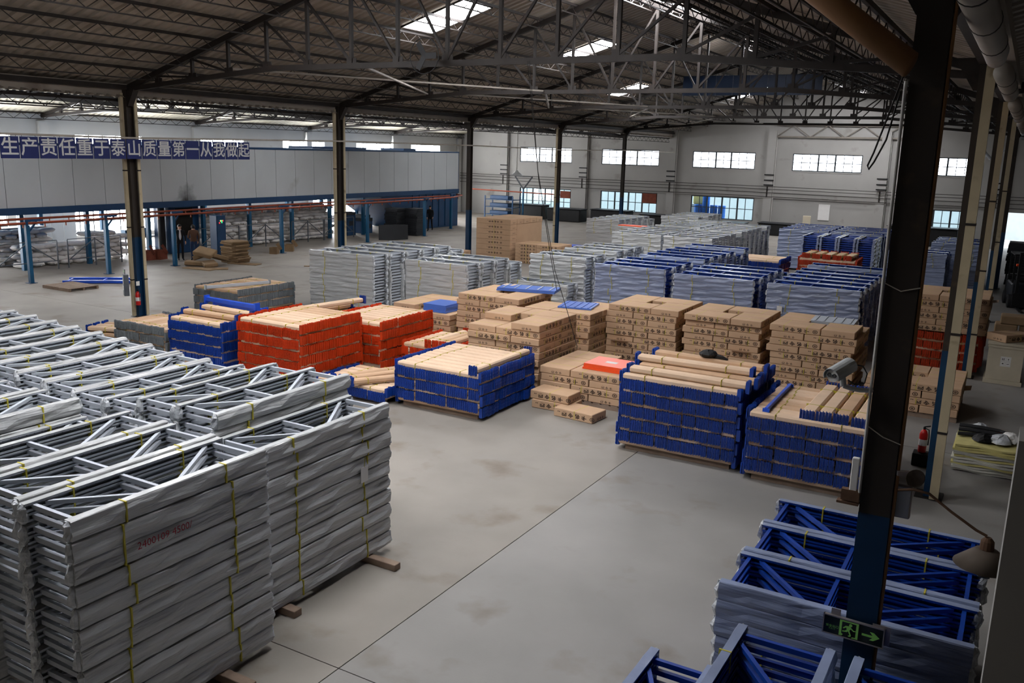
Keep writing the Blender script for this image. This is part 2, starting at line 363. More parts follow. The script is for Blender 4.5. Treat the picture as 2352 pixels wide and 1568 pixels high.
# corrugated roofs
def roof(name, xa, za, xb, zb, y0, y1, mt, label, holes=()):
    m = MB(); p = .34; n = int((y1 - y0) / p); prof = []
    for i in range(n + 1):
        y = y0 + i * p
        for dy, dz in ((0, 0), (.10, 0), (.14, .055), (.26, .055), (.30, 0)): prof.append((y + dy, dz))
    o = 0; xs = [xa, xb]
    for y, dz in prof: m.v += [(xa, y, za + dz), (xb, y, zb + dz)]
    for i in range(len(prof) - 1): m.f.append((2 * i, 2 * i + 1, 2 * i + 3, 2 * i + 2)); m.mi.append(0)
    return struct(name, m.mesh(name, mt), label=label)
EZ, SL = 7.45, .30
roof('ceiling', -.4, EZ - .12, 12, EZ + SL * 12, -14, YW + .2, 'roof_sheet', 'ribbed metal roof sheeting on the left slope of the main hall')
roof('ceiling', 24.5, EZ - .15, 12, EZ + SL * 12, -14, YW + .2, 'roof_sheet', 'ribbed metal roof sheeting on the right slope of the main hall')
roof('ceiling', XL - .3, 6.75, -10.1, 9.3, -14, YW + .2, 'roof_sheet_pale', 'pale roof sheeting over the outer half of the left aisle')
roof('ceiling', -10.1, 9.3, .1, 6.95, -14, YW + .2, 'roof_sheet', 'roof sheeting over the inner half of the left aisle')
roof('ceiling', 24.3, 7.1, 32.3, 9.4, -14, YW + .2, 'roof_sheet', 'roof sheeting over the near half of the right aisle')
roof('ceiling', 32.3, 9.4, 40.4, 7.1, -14, YW + .2, 'roof_sheet', 'roof sheeting over the outer half of the right aisle')
# roof lights
def skylight(side, x0, x1, y0, y1, label):
    zf = (lambda x: EZ + SL * x) if side < 0 else (lambda x: EZ + SL * (24 - x))
    vs = [(x0, y0, zf(x0) - .03), (x1, y0, zf(x1) - .03), (x1, y1, zf(x1) - .03), (x0, y1, zf(x0) - .03)]
    m = MB(); m.add(vs + [(a, b_, c + .01) for a, b_, c in vs], [(3, 2, 1, 0), (4, 5, 6, 7), (0, 1, 5, 4), (1, 2, 6, 5), (2, 3, 7, 6), (3, 0, 4, 7)])
    f = MB()
    for i in range(4): f.bar(vs[i], vs[(i + 1) % 4], .06, .05)
    t = thing('roof_light', label, 'skylight', group='translucent roof lights'); ob('translucent_sheet', m.mesh('sheet', 'skylight'), t); ob('rim', f.mesh('rim', 'steel_dark'), t)
for i, y in enumerate((24.0, 34.2, 45.3, 59.8)): skylight(-1, 6.75 if i != 2 else 4.4, 9.1 if i != 2 else 6.2, y, y + 1.7, 'bright roof light on the left slope, %s from the front' % ORD1[i])
for i, (a, b_, y) in enumerate(((12.4, 15.4, 27.0), (12.4, 14.4, 40.2), (13.3, 16.6, 62.5))): skylight(1, a, b_, y, y + 1.7, 'bright roof light on the right slope, %s from the front' % ORD1[i])
skylight(-1, 6.75, 9.1, 13.2, 14.9, 'added unseen roof light on the left slope before the first truss in view'); skylight(-1, 6.75, 9.1, 4.0, 5.7, 'added unseen roof light on the left slope nearest the viewpoint'); skylight(1, 15.0, 17.35, 4.0, 5.7, 'added unseen roof light on the right slope nearest the viewpoint'); skylight(1, 17.6, 19.2, 8.6, 10.1, 'added unseen roof light low on the right slope above the front aisle')  # unseen roof lights, added to brighten the front aisle and stacks
for i, (a, y) in enumerate(((15.0, 13.2), )): skylight(1, a, a + 2.35, y, y + 1.7, 'added unseen roof light on the right slope, almost above the front stacks')  # one more unseen roof light added for the front
struct('trim_2', MB().b(-.46, -.06, -13.95, YW - .02, 6.98, 7.38).mesh('valley_gutter', 'roof_sheet'), label='grey valley gutter over the left column row'); struct('trim_3', MB().b(24.30, 24.5, -13.95, YW - .02, 7.0, 7.33).mesh('valley_gutter', 'roof_sheet'), label='grey valley gutter over the right column row')
for i in range(4):
    y = 14.5 + i * 14; z = 6.75 + (XL + .3 + 6.2 - XL + .0) * .253; vs = [(XL + 4.6, y, 6.75 + 4.9 * .25 - .05), (XL + 7.4, y, 6.75 + 7.7 * .25 - .05), (XL + 7.4, y + 1.6, 6.75 + 7.7 * .25 - .05), (XL + 4.6, y + 1.6, 6.75 + 4.9 * .25 - .05)]
    t = thing('roof_light', 'translucent roof light over the left aisle, %s from the front' % ORD1[i], 'skylight', group='left aisle roof lights'); ob('translucent_sheet', MB().add(vs + [(a, b_, c + .01) for a, b_, c in vs], [(3, 2, 1, 0), (4, 5, 6, 7), (0, 1, 5, 4), (1, 2, 6, 5), (2, 3, 7, 6), (3, 0, 4, 7)]).mesh('sheet', 'skylight'), t)
    f = MB()
    for k in range(4): f.bar(vs[k], vs[(k + 1) % 4], .06, .05)
    ob('rim', f.mesh('rim', 'steel_dark'), t)
for i in range(3):  # inner-slope roof lights added to light the oven front
    y = 19.5 + i * 16; zz = lambda x: 6.95 - .2304 * (x - .1) - .05; vs = [(-6.6, y, zz(-6.6)), (-4.8, y, zz(-4.8)), (-4.8, y + 1.2, zz(-4.8)), (-6.6, y + 1.2, zz(-6.6))]
    t = thing('roof_light', 'added translucent roof light over the conveyor side of the left aisle, %s from the front' % ORD1[i], 'skylight', group='left aisle roof lights'); ob('translucent_sheet', MB().add(vs + [(a, b_, c + .01) for a, b_, c in vs], [(3, 2, 1, 0), (4, 5, 6, 7), (0, 1, 5, 4), (1, 2, 6, 5), (2, 3, 7, 6), (3, 0, 4, 7)]).mesh('sheet', 'skylight'), t)
    f = MB()
    for k in range(4): f.bar(vs[k], vs[(k + 1) % 4], .06, .05)
    ob('rim', f.mesh('rim', 'steel_dark'), t)
# trusses
def truss_parts(t, span, zr, ze, zb, n, x0=0.0, pale=False):
    # top chord ze -> zr at mid span, bottom chord arched ze -> zb
    mid = span / 2; ztop = lambda x: ze + (zr - ze) * (1 - abs(x - mid) / mid); zbot = lambda x: min(zb, ze - .12 + (zb - ze + .12) * min(x, span - x) / (span * .26))
    mt = 'steel_pale' if pale else 'steel_dark'
    for a, b_ in ((0, mid), (mid, span)): ob('top_chord', MB().bar((x0 + a, 0, ztop(a) - .1), (x0 + b_, 0, ztop(b_) - .1), .16, .14, up=(0, 1, 0)).mesh('top_chord', mt), t)
    k = [0, span * .26, span * .74, span]
    for a, b_ in zip(k, k[1:]): ob('bottom_chord', MB().bar((x0 + a, 0, zbot(a)), (x0 + b_, 0, zbot(b_)), .14, .12, up=(0, 1, 0)).mesh('bottom_chord', mt), t)
    d = span / n
    for i in range(1, n):
        x = d * i
        if ztop(x) - zbot(x) < .3: continue
        ob('post', MB().bar((x0 + x, 0, zbot(x) + .05), (x0 + x, 0, ztop(x) - .15), .085, .085).mesh('post', mt), t)
        g = MB().b(x0 + x - .16, x0 + x + .16, -.01, .01, zbot(x) - .02, zbot(x) + .2); ob('gusset', g.mesh('gusset', mt), t)
        x2 = x + d if x < mid - .01 else x - d
        if i != n // 2: ob('diagonal', MB().bar((x0 + x, 0, ztop(x) - .2), (x0 + x2, 0, zbot(x2) + .08), .06, .06).mesh('diagonal', mt), t)
for i, y in enumerate(CY[1:]):
    t = thing('roof_truss', 'dark steel roof truss spanning the main hall, %s from the front' % ORD1[i], 'truss', (0, y, 0), group='main hall trusses'); truss_parts(t, 24.2, EZ + SL * 12 - .08, EZ - .12, 7.72, 16)
for i, y in enumerate(CY[1:]):
    t = thing('roof_truss', 'roof truss over the left aisle, %s from the front' % ORD1[i], 'truss', (0, y, 0), group='left aisle trusses'); truss_parts(t, 20.0, 9.12, 6.85, 7.05, 12, XL + .15)
    t = thing('roof_truss', 'roof truss over the right aisle, %s from the front' % ORD1[i], 'truss', (0, y, 0), group='right aisle trusses'); truss_parts(t, 15.8, 9.2, 7.1, 7.3, 10, 24.4)
t = thing('lattice_girder', 'pale lattice girder in front of the far wall', 'girder', (8, 68.26, 0))
for z in (7.15, 8.0): ob('chord', MB().bar((0, 0, z), (11, 0, z), .12, .12).mesh('chord', 'steel_pale'), t)
for i in range(9):
    a = i * 1.22; ob('web_bar', MB().bar((a, 0, 8.0 if i % 2 else 7.15), (a + 1.22, 0, 7.15 if i % 2 else 8.0), .06).mesh('web_bar', 'steel_pale'), t)
t = thing('clerestory_panel', 'dark blue corrugated panel set under the ridge', 'panel', (12.0, 47.0, 0))
for i in range(8): ob('panel_sheet', MB().b(-3.9 + i * .9, -3.02 + i * .9, -.03, .03, 8.75, 9.75).mesh('panel_sheet', 'panel_navy'), t)
# purlins: light lattice joists between the trusses
pb = MB().bar((0, 0, -.06), (0, BAY, -.06), .06, .08); lb = MB().bar((0, 0, -.36), (0, BAY, -.36), .035, .035); lc = MB()
for i in range(24): a = BAY / 24 * i; lc.bar((0, a, -.08 if i % 2 else -.36), (0, a + BAY / 24, -.36 if i % 2 else -.08), .018)
pmT, pmL, pmZ = pb.mesh('top_bar', 'steel_dark'), lb.mesh('bottom_bar', 'steel_dark'), lc.mesh('lacing', 'steel_dark')
def purlin(x, z, y, label, grp, bare=False):
    t = thing('roof_purlin', label, 'purlin', (x, y, z), group=grp); ob('top_bar', pmT, t)
    if not bare: ob('bottom_bar', pmL, t); ob('lacing', pmZ, t)
for j, y in enumerate(CY):
    for i in range(1, 9):
        for sd in (-1, 1):
            x = 1.33 * i; purlin(x if sd < 0 else 24 - x, EZ + SL * x - .03, y, 'lattice purlin %s up the %s slope, %s bay from the front' % (ORD1[i - 1], 'left' if sd < 0 else 'right', ORD1[j]), 'lattice purlins of the main roof')
    for i in range(0, 6):
        for sd in (-1, 1):
            x = 1.7 * i + .4; purlin(XL + x if sd < 0 else -x, 6.85 + x * (.245 if sd < 0 else .225), y, 'thin purlin %s up the %s aisle slope, %s bay' % (ORD1[i], 'outer' if sd < 0 else 'inner', ORD1[j]), 'purlins of the left aisle roof', bare=i % 2 == 1)
    for i in range(1, 5): purlin(24.4 + i * 1.7, 7.1 + i * 1.7 * .285, y, 'purlin %s up the right aisle slope, %s bay' % (ORD1[i], ORD1[j]), 'purlins of the right aisle roof', bare=True)
# pale sag braces under the left slope
for i, y in enumerate(CY[1:5]):
    m = MB().bar((4.5, y + .1, 7.75), (9.5, y + BAY - .1, 7.75), .07, .05); tag(ob('wind_brace', m.mesh('wind_brace', 'steel_pale')), 'pale flat wind brace rising right, %s bay from front' % ORD1[i], 'brace', 'wind braces between trusses')
    m = MB().bar((9.5, y + .1, 7.68), (4.5, y + BAY - .1, 7.68), .07, .05); tag(ob('wind_brace', m.mesh('wind_brace', 'steel_pale')), 'pale flat wind brace rising left, %s bay from front' % ORD1[i], 'brace', 'wind braces between trusses')
# columns
def column(x, y, h, label, pipes, grp, blue=2.6, bx=.26, by=.30, pm='pipe_cream', pr=.07):
    t = thing('steel_column', label, 'column', (x, y, 0), group=grp)
    def H(z0, z1, mt, e=0):
        m = MB()
        for s_ in (-1, 1): m.b(-bx / 2 - e, bx / 2 + e, s_ * by / 2 - .012 - e, s_ * by / 2 + .012 + e, z0, z1)
        m.b(-.012 - e, .012 + e, -by / 2 + .012, by / 2 - .012, z0, z1); return m.mesh('shaft', mt)
    ob('upper_shaft', H(blue, h, 'column_brown'), t); ob('blue_base', H(0.012, blue, 'column_blue', .002), t)
    ob('base_plate', MB().b(-.22, .22, -.22, .22, 0, .012).mesh('base_plate', 'steel_dark'), t)
    ob('cap_bracket', MB().prism([(-.14, h - .5), (.14, h - .5), (.45, h), (-.45, h)], .2, lambda a, b_, c: (a, c - .1, b_)).mesh('cap_bracket', 'steel_dark'), t)
    for dx, dy in pipes:
        p = ob('downpipe', MB().b(dx - pr, dx + pr, dy - pr, dy + pr, .03, h - .1).mesh('downpipe', pm), t)
        for z in (1.2, 2.9, 4.7): ob('pipe_strap', MB().b(dx - pr - .006, dx + pr + .006, dy - pr - .006, dy + pr + .006, z, z + .04).mesh('pipe_strap', 'steel_dark'), p)
    return t
LCOL = []
for i, y in enumerate(CY[1:]): LCOL.append(column(0, y, 7.2, 'brown steel column with blue foot, %s in the left row' % ORD1[i], [[(-.08, -.18), (.08, .19)], [(-.08, -.18), (.08, .19)], [], [(-.08, -.18)], []][i], 'columns of the left row', bx=.2, by=.24, pr=.05))
RCOL = [column(24.08, 7.9, 7.3, 'nearest brown column with blue foot, carrying the exit sign', [], 'columns of the right row', blue=2.72, bx=.25),
        column(24.03, 16.28, 7.3, 'right-row column with cream downpipe beside the yellow foam sheets', [(.09, -.2)], 'columns of the right row', pr=.072, bx=.17, by=.2),
        column(23.98, 26.4, 7.3, 'right-row column with cream downpipe beside the white crate', [(.09, -.2)], 'columns of the right row', pr=.072, bx=.17, by=.2),
        column(24.0, 36.4, 7.3, 'right-row column with blue foot beyond the white crate', [(.09, -.2)], 'columns of the right row', pr=.072, bx=.17, by=.2),
        column(24.0, 46.4, 7.3, 'farthest visible right-row column near the bright doorway', [], 'columns of the right row')]
for x, nm in ((0, 'left'), (24.05, 'right')):
    t = thing('eave_beam', 'dark longitudinal eave beam along the %s column row' % nm, 'beam', (x, 0, 0))
    ob('beam', MB().b(-.05 if x == 0 else -.12, .12 if x == 0 else .12, -13.9, YW - .05, 7.2, 7.34).mesh('beam', 'steel_dark'), t)
m = MB().b(-.25, .25, -13.9, YW - .1, 0, .03)
# conduits between the left columns, wall mounted fan etc.
tag(ob('cable_tray', MB().tube([(.40, 9, 5.78), (.40, 18.5, 5.73), (.36, 28.5, 5.84), (.3, 38.5, 5.84), (.3, 48.4, 5.74), (.3, 58.4, 5.84), (.3, YW - .6, 5.8)], .03, 6).mesh('cable_tray', 'wire_pale')), 'pale cable conduit running along the left column row', 'conduit')
# ================================================================ rack frames in film-wrapped bundles
HB = .2                                     # one bundle: two ladder frames on top of each other
_fm = {}
def frame_meshes(L, W, color):
    k = (round(L, 2), round(W, 2), color)
    if k in _fm: return _fm[k]
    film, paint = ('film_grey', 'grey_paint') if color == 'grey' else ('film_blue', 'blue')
    D = {}; rnd = random.Random(hash(k) % 9973 if False else int(L * 100) + int(W * 37))
    D['wraps'] = []
    for v in range(3):       # wrinkled film skin: outer face, top lip
        m = MB(); n = 14; rows = []
        ph = rnd.random() * 6
        for i in range(n + 1):
            x = -L / 2 + L * i / n; j = lambda a: (rnd.random() - .5) * a; bul = .012 * math.sin(i * .9 + ph)
            rows.append([(x, .085, .004), (x, -.002 + j(.01), .004 + j(.006)), (x, -.014 + bul + j(.016), .06 + j(.02)), (x, -.010 + j(.02) - bul, .13 + j(.02)), (x, -.004 + j(.008), HB - .012), (x, .004, HB - .001 + j(.006)), (x, .085, HB - .001)])
        q = len(rows[0])
        for r_ in rows: m.v += r_
        for i in range(n):
            for j in range(q - 1): m.f.append((i * q + j, (i + 1) * q + j, (i + 1) * q + j + 1, i * q + j + 1)); m.mi.append(0)
        m.f.append(tuple(range(q))); m.f.append(tuple((n * q) + i for i in reversed(range(q)))); m.mi += [0, 0]
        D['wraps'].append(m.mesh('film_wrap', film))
    m = MB()                 # upright: open channel seen from the inside
    m.b(-L / 2 + .01, L / 2 - .01, .012, .022, .012, .094); m.b(-L / 2 + .01, L / 2 - .01, .022, .082, .012, .018); m.b(-L / 2 + .01, L / 2 - .01, .022, .082, .088, .094); m.b(-L / 2 + .01, L / 2 - .01, .075, .082, .018, .034); m.b(-L / 2 + .01, L / 2 - .01, .075, .082, .072, .088)
    D['post'] = m.mesh('upright_post', paint)
    m = MB(); n = int(L / .1)
    for i in range(n):
        x = -L / 2 + .08 + (L - .16) * i / (n - 1); m.lathe([(.012, 0), (.0001, .002)], n=6)
        a = len(m.v) - 12
        for t in range(12): vx, vy, vz = m.v[a + t]; m.v[a + t] = (x + vx, .0225 + vz, .053 + vy)
    D['holes'] = m.mesh('punched_holes', 'paper' if color == 'blue' else 'grey_dark')
    hw = W / 2 - .06
    st = [-L / 2 + .10, -L * .06, L / 2 - .12]
    dg = [((-L / 2 + .22, hw), (-L * .12, -hw)), ((L * .0, -hw), (L / 2 - .22, hw))]
    D['strut'] = MB().b(-.02, .02, -hw, hw, 0, .05).mesh('strut', paint)
    ln = math.hypot(dg[0][1][0] - dg[0][0][0], 2 * hw)
    D['st'] = st; D['dg'] = dg
    D['diag'] = []
    for a, b_ in dg: D['diag'].append(MB().bar((a[0], a[1], .02), (b_[0], b_[1], .02), .04, .042).mesh('diagonal_brace', paint))
    m = MB()
    for z in (.025, .123):
        for x in st: m.b(x - .02, x + .02, -hw, hw, z, z + .05)
        for a, b_ in dg: m.bar((a[0], a[1], z + .02), (b_[0], b_[1], z + .02), .04, .042)
    D['bracing'] = m.mesh('bracing', paint)
    D['strap'] = MB().b(-.008, .008, -.022, .088, -.001, HB + .004).mesh('strap', 'strap')
    D['tuft'] = []
    for v in range(3):
        m = MB(); n = 7; r0 = [(.03, 0), (.055, .03), (.06, .09), (.05, .15), (.025, .19)]
        for r_, z in r0:
            for i in range(n):
                a = 2 * math.pi * i / n; q = r_ * (.6 + .8 * rnd.random()); m.v.append((q * math.cos(a) * .75, q * math.sin(a) * .8 + .045, z + .01 * rnd.random()))
        for i in range(len(r0) - 1):
            for t in range(n): a, b_ = i * n + t, i * n + (t + 1) % n; m.f.append((a, b_, b_ + n, a + n)); m.mi.append(0)
        m.f += [tuple(reversed(range(n))), tuple(range(4 * n, 5 * n))]; m.mi += [0, 0]; D['tuft'].append(m.mesh('film_end', 'film_clear'))
    _fm[k] = D; return D
def bundle(loc, rz, L, W, color, label, grp, detail):
    D = frame_meshes(L, W, color)
    t = thing(color + '_frame_bundle', label, 'frame bundle', loc, rz, grp)
    hw = W / 2
    for s_ in (1, -1):
        y = -hw * s_; r_ = 0 if s_ > 0 else math.pi
        ob('film_wrap', random.choice(D['wraps']), t, (0, y, 0), r_)
        for z in ((.004, .102) if detail > 1 else (.102,)): ob('upright_post', D['post'], t, (0, y, z), r_)
        if detail > 1: ob('punched_holes', D['holes'], t, (0, y, .102), r_)['kind'] = 'stuff'
        for x in (() if detail > 1 and color == 'blue' and random.random() < .75 else (-L * .27 + random.uniform(-.06, .06), L * .27 + random.uniform(-.06, .06))): ob('strap', D['strap'], t, (x, y, 0), r_)
        if detail > 0:
            for e in (-1, 1): ob('film_end', random.choice(D['tuft']), t, (e * L / 2 * s_, y, 0), r_)
    if detail > 1:
        for z in (.025, .123):
            for x in D['st']: ob('strut', D['strut'], t, (x, 0, z))
            for d in D['diag']: ob('diagonal_brace', d, t, (0, 0, z))
    else: ob('bracing', D['bracing'], t)['kind'] = 'stuff'
    return t
PILE = {'grey': MB(), 'blue': MB()}          # everything deeper down or too far to tell apart
def pile_bundle(x, y, z, rz, L, W, color):
    P = PILE[color]; c, s_ = math.cos(rz), math.sin(rz)
    T = lambda a, b_: (x + a * c - b_ * s_, y + a * s_ + b_ * c)
    def bx(x0, x1, y0, y1, z0, z1, k):
        P.cur = k
        q = [T(x0, y0), T(x1, y0), T(x1, y1), T(x0, y1)]
        P.add([(a, b_, z + z0) for a, b_ in q] + [(a, b_, z + z1) for a, b_ in q], [(3, 2, 1, 0), (4, 5, 6, 7), (0, 1, 5, 4), (1, 2, 6, 5), (2, 3, 7, 6), (3, 0, 4, 7)])
    j = random.uniform(-.012, .012)
    for s0 in (-1, 1): bx(-L / 2, L / 2, s0 * W / 2 + j if s0 < 0 else W / 2 - .085 + j, s0 * W / 2 + .085 + j if s0 < 0 else W / 2 + j, .003, HB - .003, 0)
    for zz in (.025, .123):
        for xx in (-L / 2 + .10, L / 2 - .12): bx(xx - .02, xx + .02, -W / 2 + .08, W / 2 - .08, zz, zz + .05, 1)
def frame_stack(cx, cy, rz, L, W, n, color, where, grp, full, detail, z0=.1, hb=HB):
    """n bundles high; the top `full` ones are things of their own"""
    for k in range(n):
        z = z0 + k * hb; top = n - 1 - k; j = random.uniform(-.022, .022); j2 = random.uniform(-.012, .012)
        c, s_ = math.cos(rz), math.sin(rz); x, y = cx + j * c - j2 * s_, cy + j * s_ + j2 * c
        if top < full: bundle((x, y, z), rz, L, W, color, '%s film-wrapped frame bundle, %s %s' % (color, 'top' if top == 0 else ORD[top] + ' from top', where), grp, detail if top < 3 else min(detail, 1))
        else: pile_bundle(x, y, z, rz, L, W, color)
PI2 = math.pi / 2
# --- front left field
N_FRONT = 13
for i in range(9):
    X = 17.62 - .845 * i; n = 11 if i == 0 else (11 if i % 3 else 10)
    frame_stack(X, 5.52 + (.0 if i == 0 else .05), PI2, 2.32, .76, n, 'grey', 'in ' + ('nearest left stack' if i == 0 else '%s stack left of nearest one' % ORD1[i]), 'front-left near frame stacks', 11 if i == 0 else (5 if i == 1 else 2), 2, hb=.212)
for i in range(14):
    X = 17.16 - .80 * i; n = 10 if i in (0, 4, 7, 9) else (11 if i in (1, 2) else 10)
    frame_stack(X, 8.24 + .075 * i, PI2, 2.42, .74, n, 'grey', 'in ' + ('aisle-side stack behind nearest' if i == 0 else '%s stack in, second left row' % ORD1[i]), 'front-left second row frame stacks', 10 if i == 0 else (2 if i < 9 else 1), 2 if i < 7 else 1, z0=.1 + (.06 if i in (1, 3) else 0), hb=.212)
for x1, y, l in ((18.42, 5.95, 7), (17.75, 7.35, 7), (18.02, 9.0, 8), (18.1, 4.7, 6)):
    tag(ob('timber_sleeper', MB().cbox((-l / 2, 0, .048), (l, .13, .095), .006).mesh('timber_sleeper', 'timber'), None, (x1, y, 0)), 'weathered timber sleeper %s' % {5.95: 'under the nearest stack, its end in the aisle', 7.35: 'with its end showing between the two front stacks', 9.0: 'poking out at the far end of the second stack', 4.7: 'under the near end of the nearest stack'}[y], 'timber')
# --- right front blue frames
for i in range(3): frame_stack(23.83, 8.64 + .88 * i, 0, 2.3, .84, 7, 'blue', 'in ' + ['stack beside the exit-sign column', 'middle stack right of aisle', 'stack nearest the boxed blue beams'][i], 'right-front crosswise frame stacks', 7 if i == 0 else 3, 2)
frame_stack(23.51, 6.38, PI2, 2.3, .86, 7, 'blue', 'of middle stack at lower right corner', 'right-front lengthwise frame stacks', 4, 2)
frame_stack(24.50, 6.36, PI2, 2.3, .84, 7, 'blue', 'of rightmost stack at lower right corner', 'right-front lengthwise frame stacks', 4, 2)
frame_stack(22.72, 5.85, PI2, 2.3, .62, 6, 'blue', 'of leftmost stack at lower right corner', 'right-front lengthwise frame stacks', 4, 2)
# --- middle rows
def row(x0, x1, y0, n, pitch, hn, color, where, grp, face, top, det, dx=0.0):
    for i in range(n):
        h = hn - (1 if i and (i * 7 + int(x0)) % 5 == 3 else 0)
        frame_stack((x0 + x1) / 2 + dx * i, y0 + .42 + pitch * i, 0, x1 - x0, .82, h, color, 'of %s, %s' % (('front stack' if i == 0 else ORD1[i] + ' stack back'), where), grp, face if i == 0 else top, det)
row(3.35, 6.15, 23.2, 6, .9, 10, 'grey', 'grey row by second column', 'grey frame rows in mid hall', 10, 2, 1, .03)
row(7.5, 9.85, 23.25, 4, .9, 10, 'grey', 'row behind centre cartons', 'grey frame rows in mid hall', 10, 2, 1)
row(9.75, 11.9, 27.6, 6, .9, 10, 'grey', 'row beside blue frames', 'grey frame rows in mid hall', 10, 2, 1)
frame_stack(10.65, 26.75, 0, 2.4, .8, 6, 'grey', 'of low stack before the grey row', 'grey frame rows in mid hall', 6, 1)
row(12.75, 15.15, 26.6, 10, .9, 10, 'blue', 'left blue row', 'blue frame rows in mid hall', 9, 1, 1, .03)
row(15.72, 18.16, 26.0, 5, .9, 10, 'blue', 'middle blue row', 'blue frame rows in mid hall', 8, 1, 1)
row(18.6, 21.15, 25.95, 7, .9, 10, 'blue', 'right blue row', 'blue frame rows in mid hall', 8, 1, 1)
# --- far rows
row(8.3, 10.7, 38.1, 12, .92, 10, 'grey', 'far grey row, left', 'far grey frame rows', 5, 1, 0)
row(10.85, 13.1, 38.0, 11, .92, 10, 'grey', 'far grey row, right', 'far grey frame rows', 5, 1, 0)
row(3.8, 5.7, 44.8, 6, .92, 10, 'grey', 'distant row by cartons', 'far grey frame rows', 4, 1, 0)
row(6.0, 8.3, 50.5, 5, .92, 10, 'grey', 'most distant grey row', 'far grey frame rows', 2, 1, 0)
row(13.9, 16.35, 46.6, 5, .92, 10, 'blue', 'far blue row, left', 'far blue frame rows', 8, 1, 0)
row(16.45, 18.9, 46.6, 5, .92, 10, 'blue', 'far blue row, right', 'far blue frame rows', 2, 1, 0)
for i in range(4): frame_stack(16.2 + .82 * i, 44.3, PI2, 2.3, .76, 10, 'blue', 'of end-on stack %s from left' % ORD1[i], 'far end-on blue frame stacks', 8, 0)
row(19.9, 22.2, 41.0, 3, .92, 9, 'blue', 'line behind near column', 'far blue frame rows', 3, 1, 0)
row(21.3, 23.5, 44.4, 4, .92, 10, 'blue', 'line right of near column', 'far blue frame rows', 5, 1, 0)
# red handwriting on the nearest stack and its paper tags
for y, z, s_, q in ((5.28, 1.95, '2400109 4500/', .105),):
    tag(ob('chalk_note', text_mesh(s_, 'ink_red', q), None, (18.045, y, z), rot=(PI2, 0, PI2)), 'red handwritten numbers on the film of the nearest left stack', 'handwriting')
for x, y, z, r_, lb in ((17.575, 8.85, 1.35, PI2, 'white paper tag hanging on the aisle-side grey stack'), (19.0, 25.88, 1.35, 0, 'white paper tag hanging on the right blue stack')):
    t = ob('paper_tag', MB().box((0, 0, 0), (.15, .004, .22)).mesh('paper_tag', 'paper'), None, (x, y, z), r_); tag(t, lb, 'tag')
    ob('tie', MB().tube([(0, 0, .1), (.01, 0, .24)], .004, 5).mesh('tie', 'strap'), t)

# ================================================================ bundles of beams in kraft paper
LH = .13
_bm = {}
def beam_meshes(L, w_, color):
    k = (round(L, 2), round(w_, 2), color)
    if k in _bm: return _bm[k]
    mt = {'blue': 'blue', 'orange': 'orange', 'grey': 'zinc'}[color]
    D = {}
    D['wrap'] = [MB().cbox((0, 0, LH / 2), (L - .05, w_ - .022, LH - .008), .03).mesh('kraft_wrap', k_) for k_ in ('kraft', 'kraft', 'kraft_dark')]
    n = max(3, int(round(w_ / .052))); p = w_ / n
    def conn(m, y, dx=0.0, dz=0.0):
        a = y - p / 2 + .003
        m.b(-.035 + dx, .038 + dx, a, a + .010, -.042 + dz, .16 + dz); m.b(.010 + dx, .020 + dx, a + .010, y + p / 2 - .007, -.04 + dz, .158 + dz)
        for z in (.115, .045, -.03): m.b(.020 + dx, .034 + dx, a + .016, a + .028, z + dz, z + .03 + dz)
        m.b(-.02 + dx, .03 + dx, a, a + .010, .16 + dz, .17 + dz); m.b(-.02 + dx, .03 + dx, a, a + .010, -.05 + dz, -.042 + dz)
        return m
    D['conn'] = conn(MB(), 0).mesh('end_connector', mt); D['n'] = n; D['p'] = p
    rnd = random.Random(5); D['clusters'] = []
    for v in range(3):
        c = MB()
        for i in range(n): conn(c, -w_ / 2 + p * (i + .5), rnd.uniform(-.012, .012), rnd.uniform(-.009, .009))
        D['clusters'].append(c.mesh('end_connectors', mt))
    D['strap'] = MB().b(-.006, .006, -w_ / 2 - .001, w_ / 2 + .001, .0, LH + .001).mesh('strap', 'strap')
    _bm[k] = D; return D
def beam_bundle(loc, rz, L, w_, color, label, grp, sep, sep_end=(1, 1), tilt=0.0, straps=True):
    D = beam_meshes(L, w_, color)
    t = thing(color + '_beam_bundle', label, 'beam bundle', loc, rz, grp)
    if tilt: t.rotation_euler = (tilt, 0, rz)
    ob('kraft_wrap', random.choice(D['wrap']), t)
    for e, s_ in ((-1, sep_end[0]), (1, sep_end[1])):
        r_ = 0 if e > 0 else math.pi
        if sep and s_:
            bx, bz = random.uniform(-.02, .03), random.uniform(-.011, .011)
            for i in range(D['n']): ob('end_connector', D['conn'], t, (e * (L / 2 + bx + random.uniform(-.011, .011)), -w_ / 2 + D['p'] * (i + .5), bz + random.uniform(-.007, .007)), r_)
        else: ob('end_connectors', random.choice(D['clusters']), t, (e * (L / 2 + random.uniform(-.012, .018)), 0, random.uniform(-.010, .010)), r_)['kind'] = 'stuff'
    if straps:
        for x in (-L * .28, L * .28): ob('strap', D['strap'], t, (x + random.uniform(-.04, .04), 0, 0))
    return t
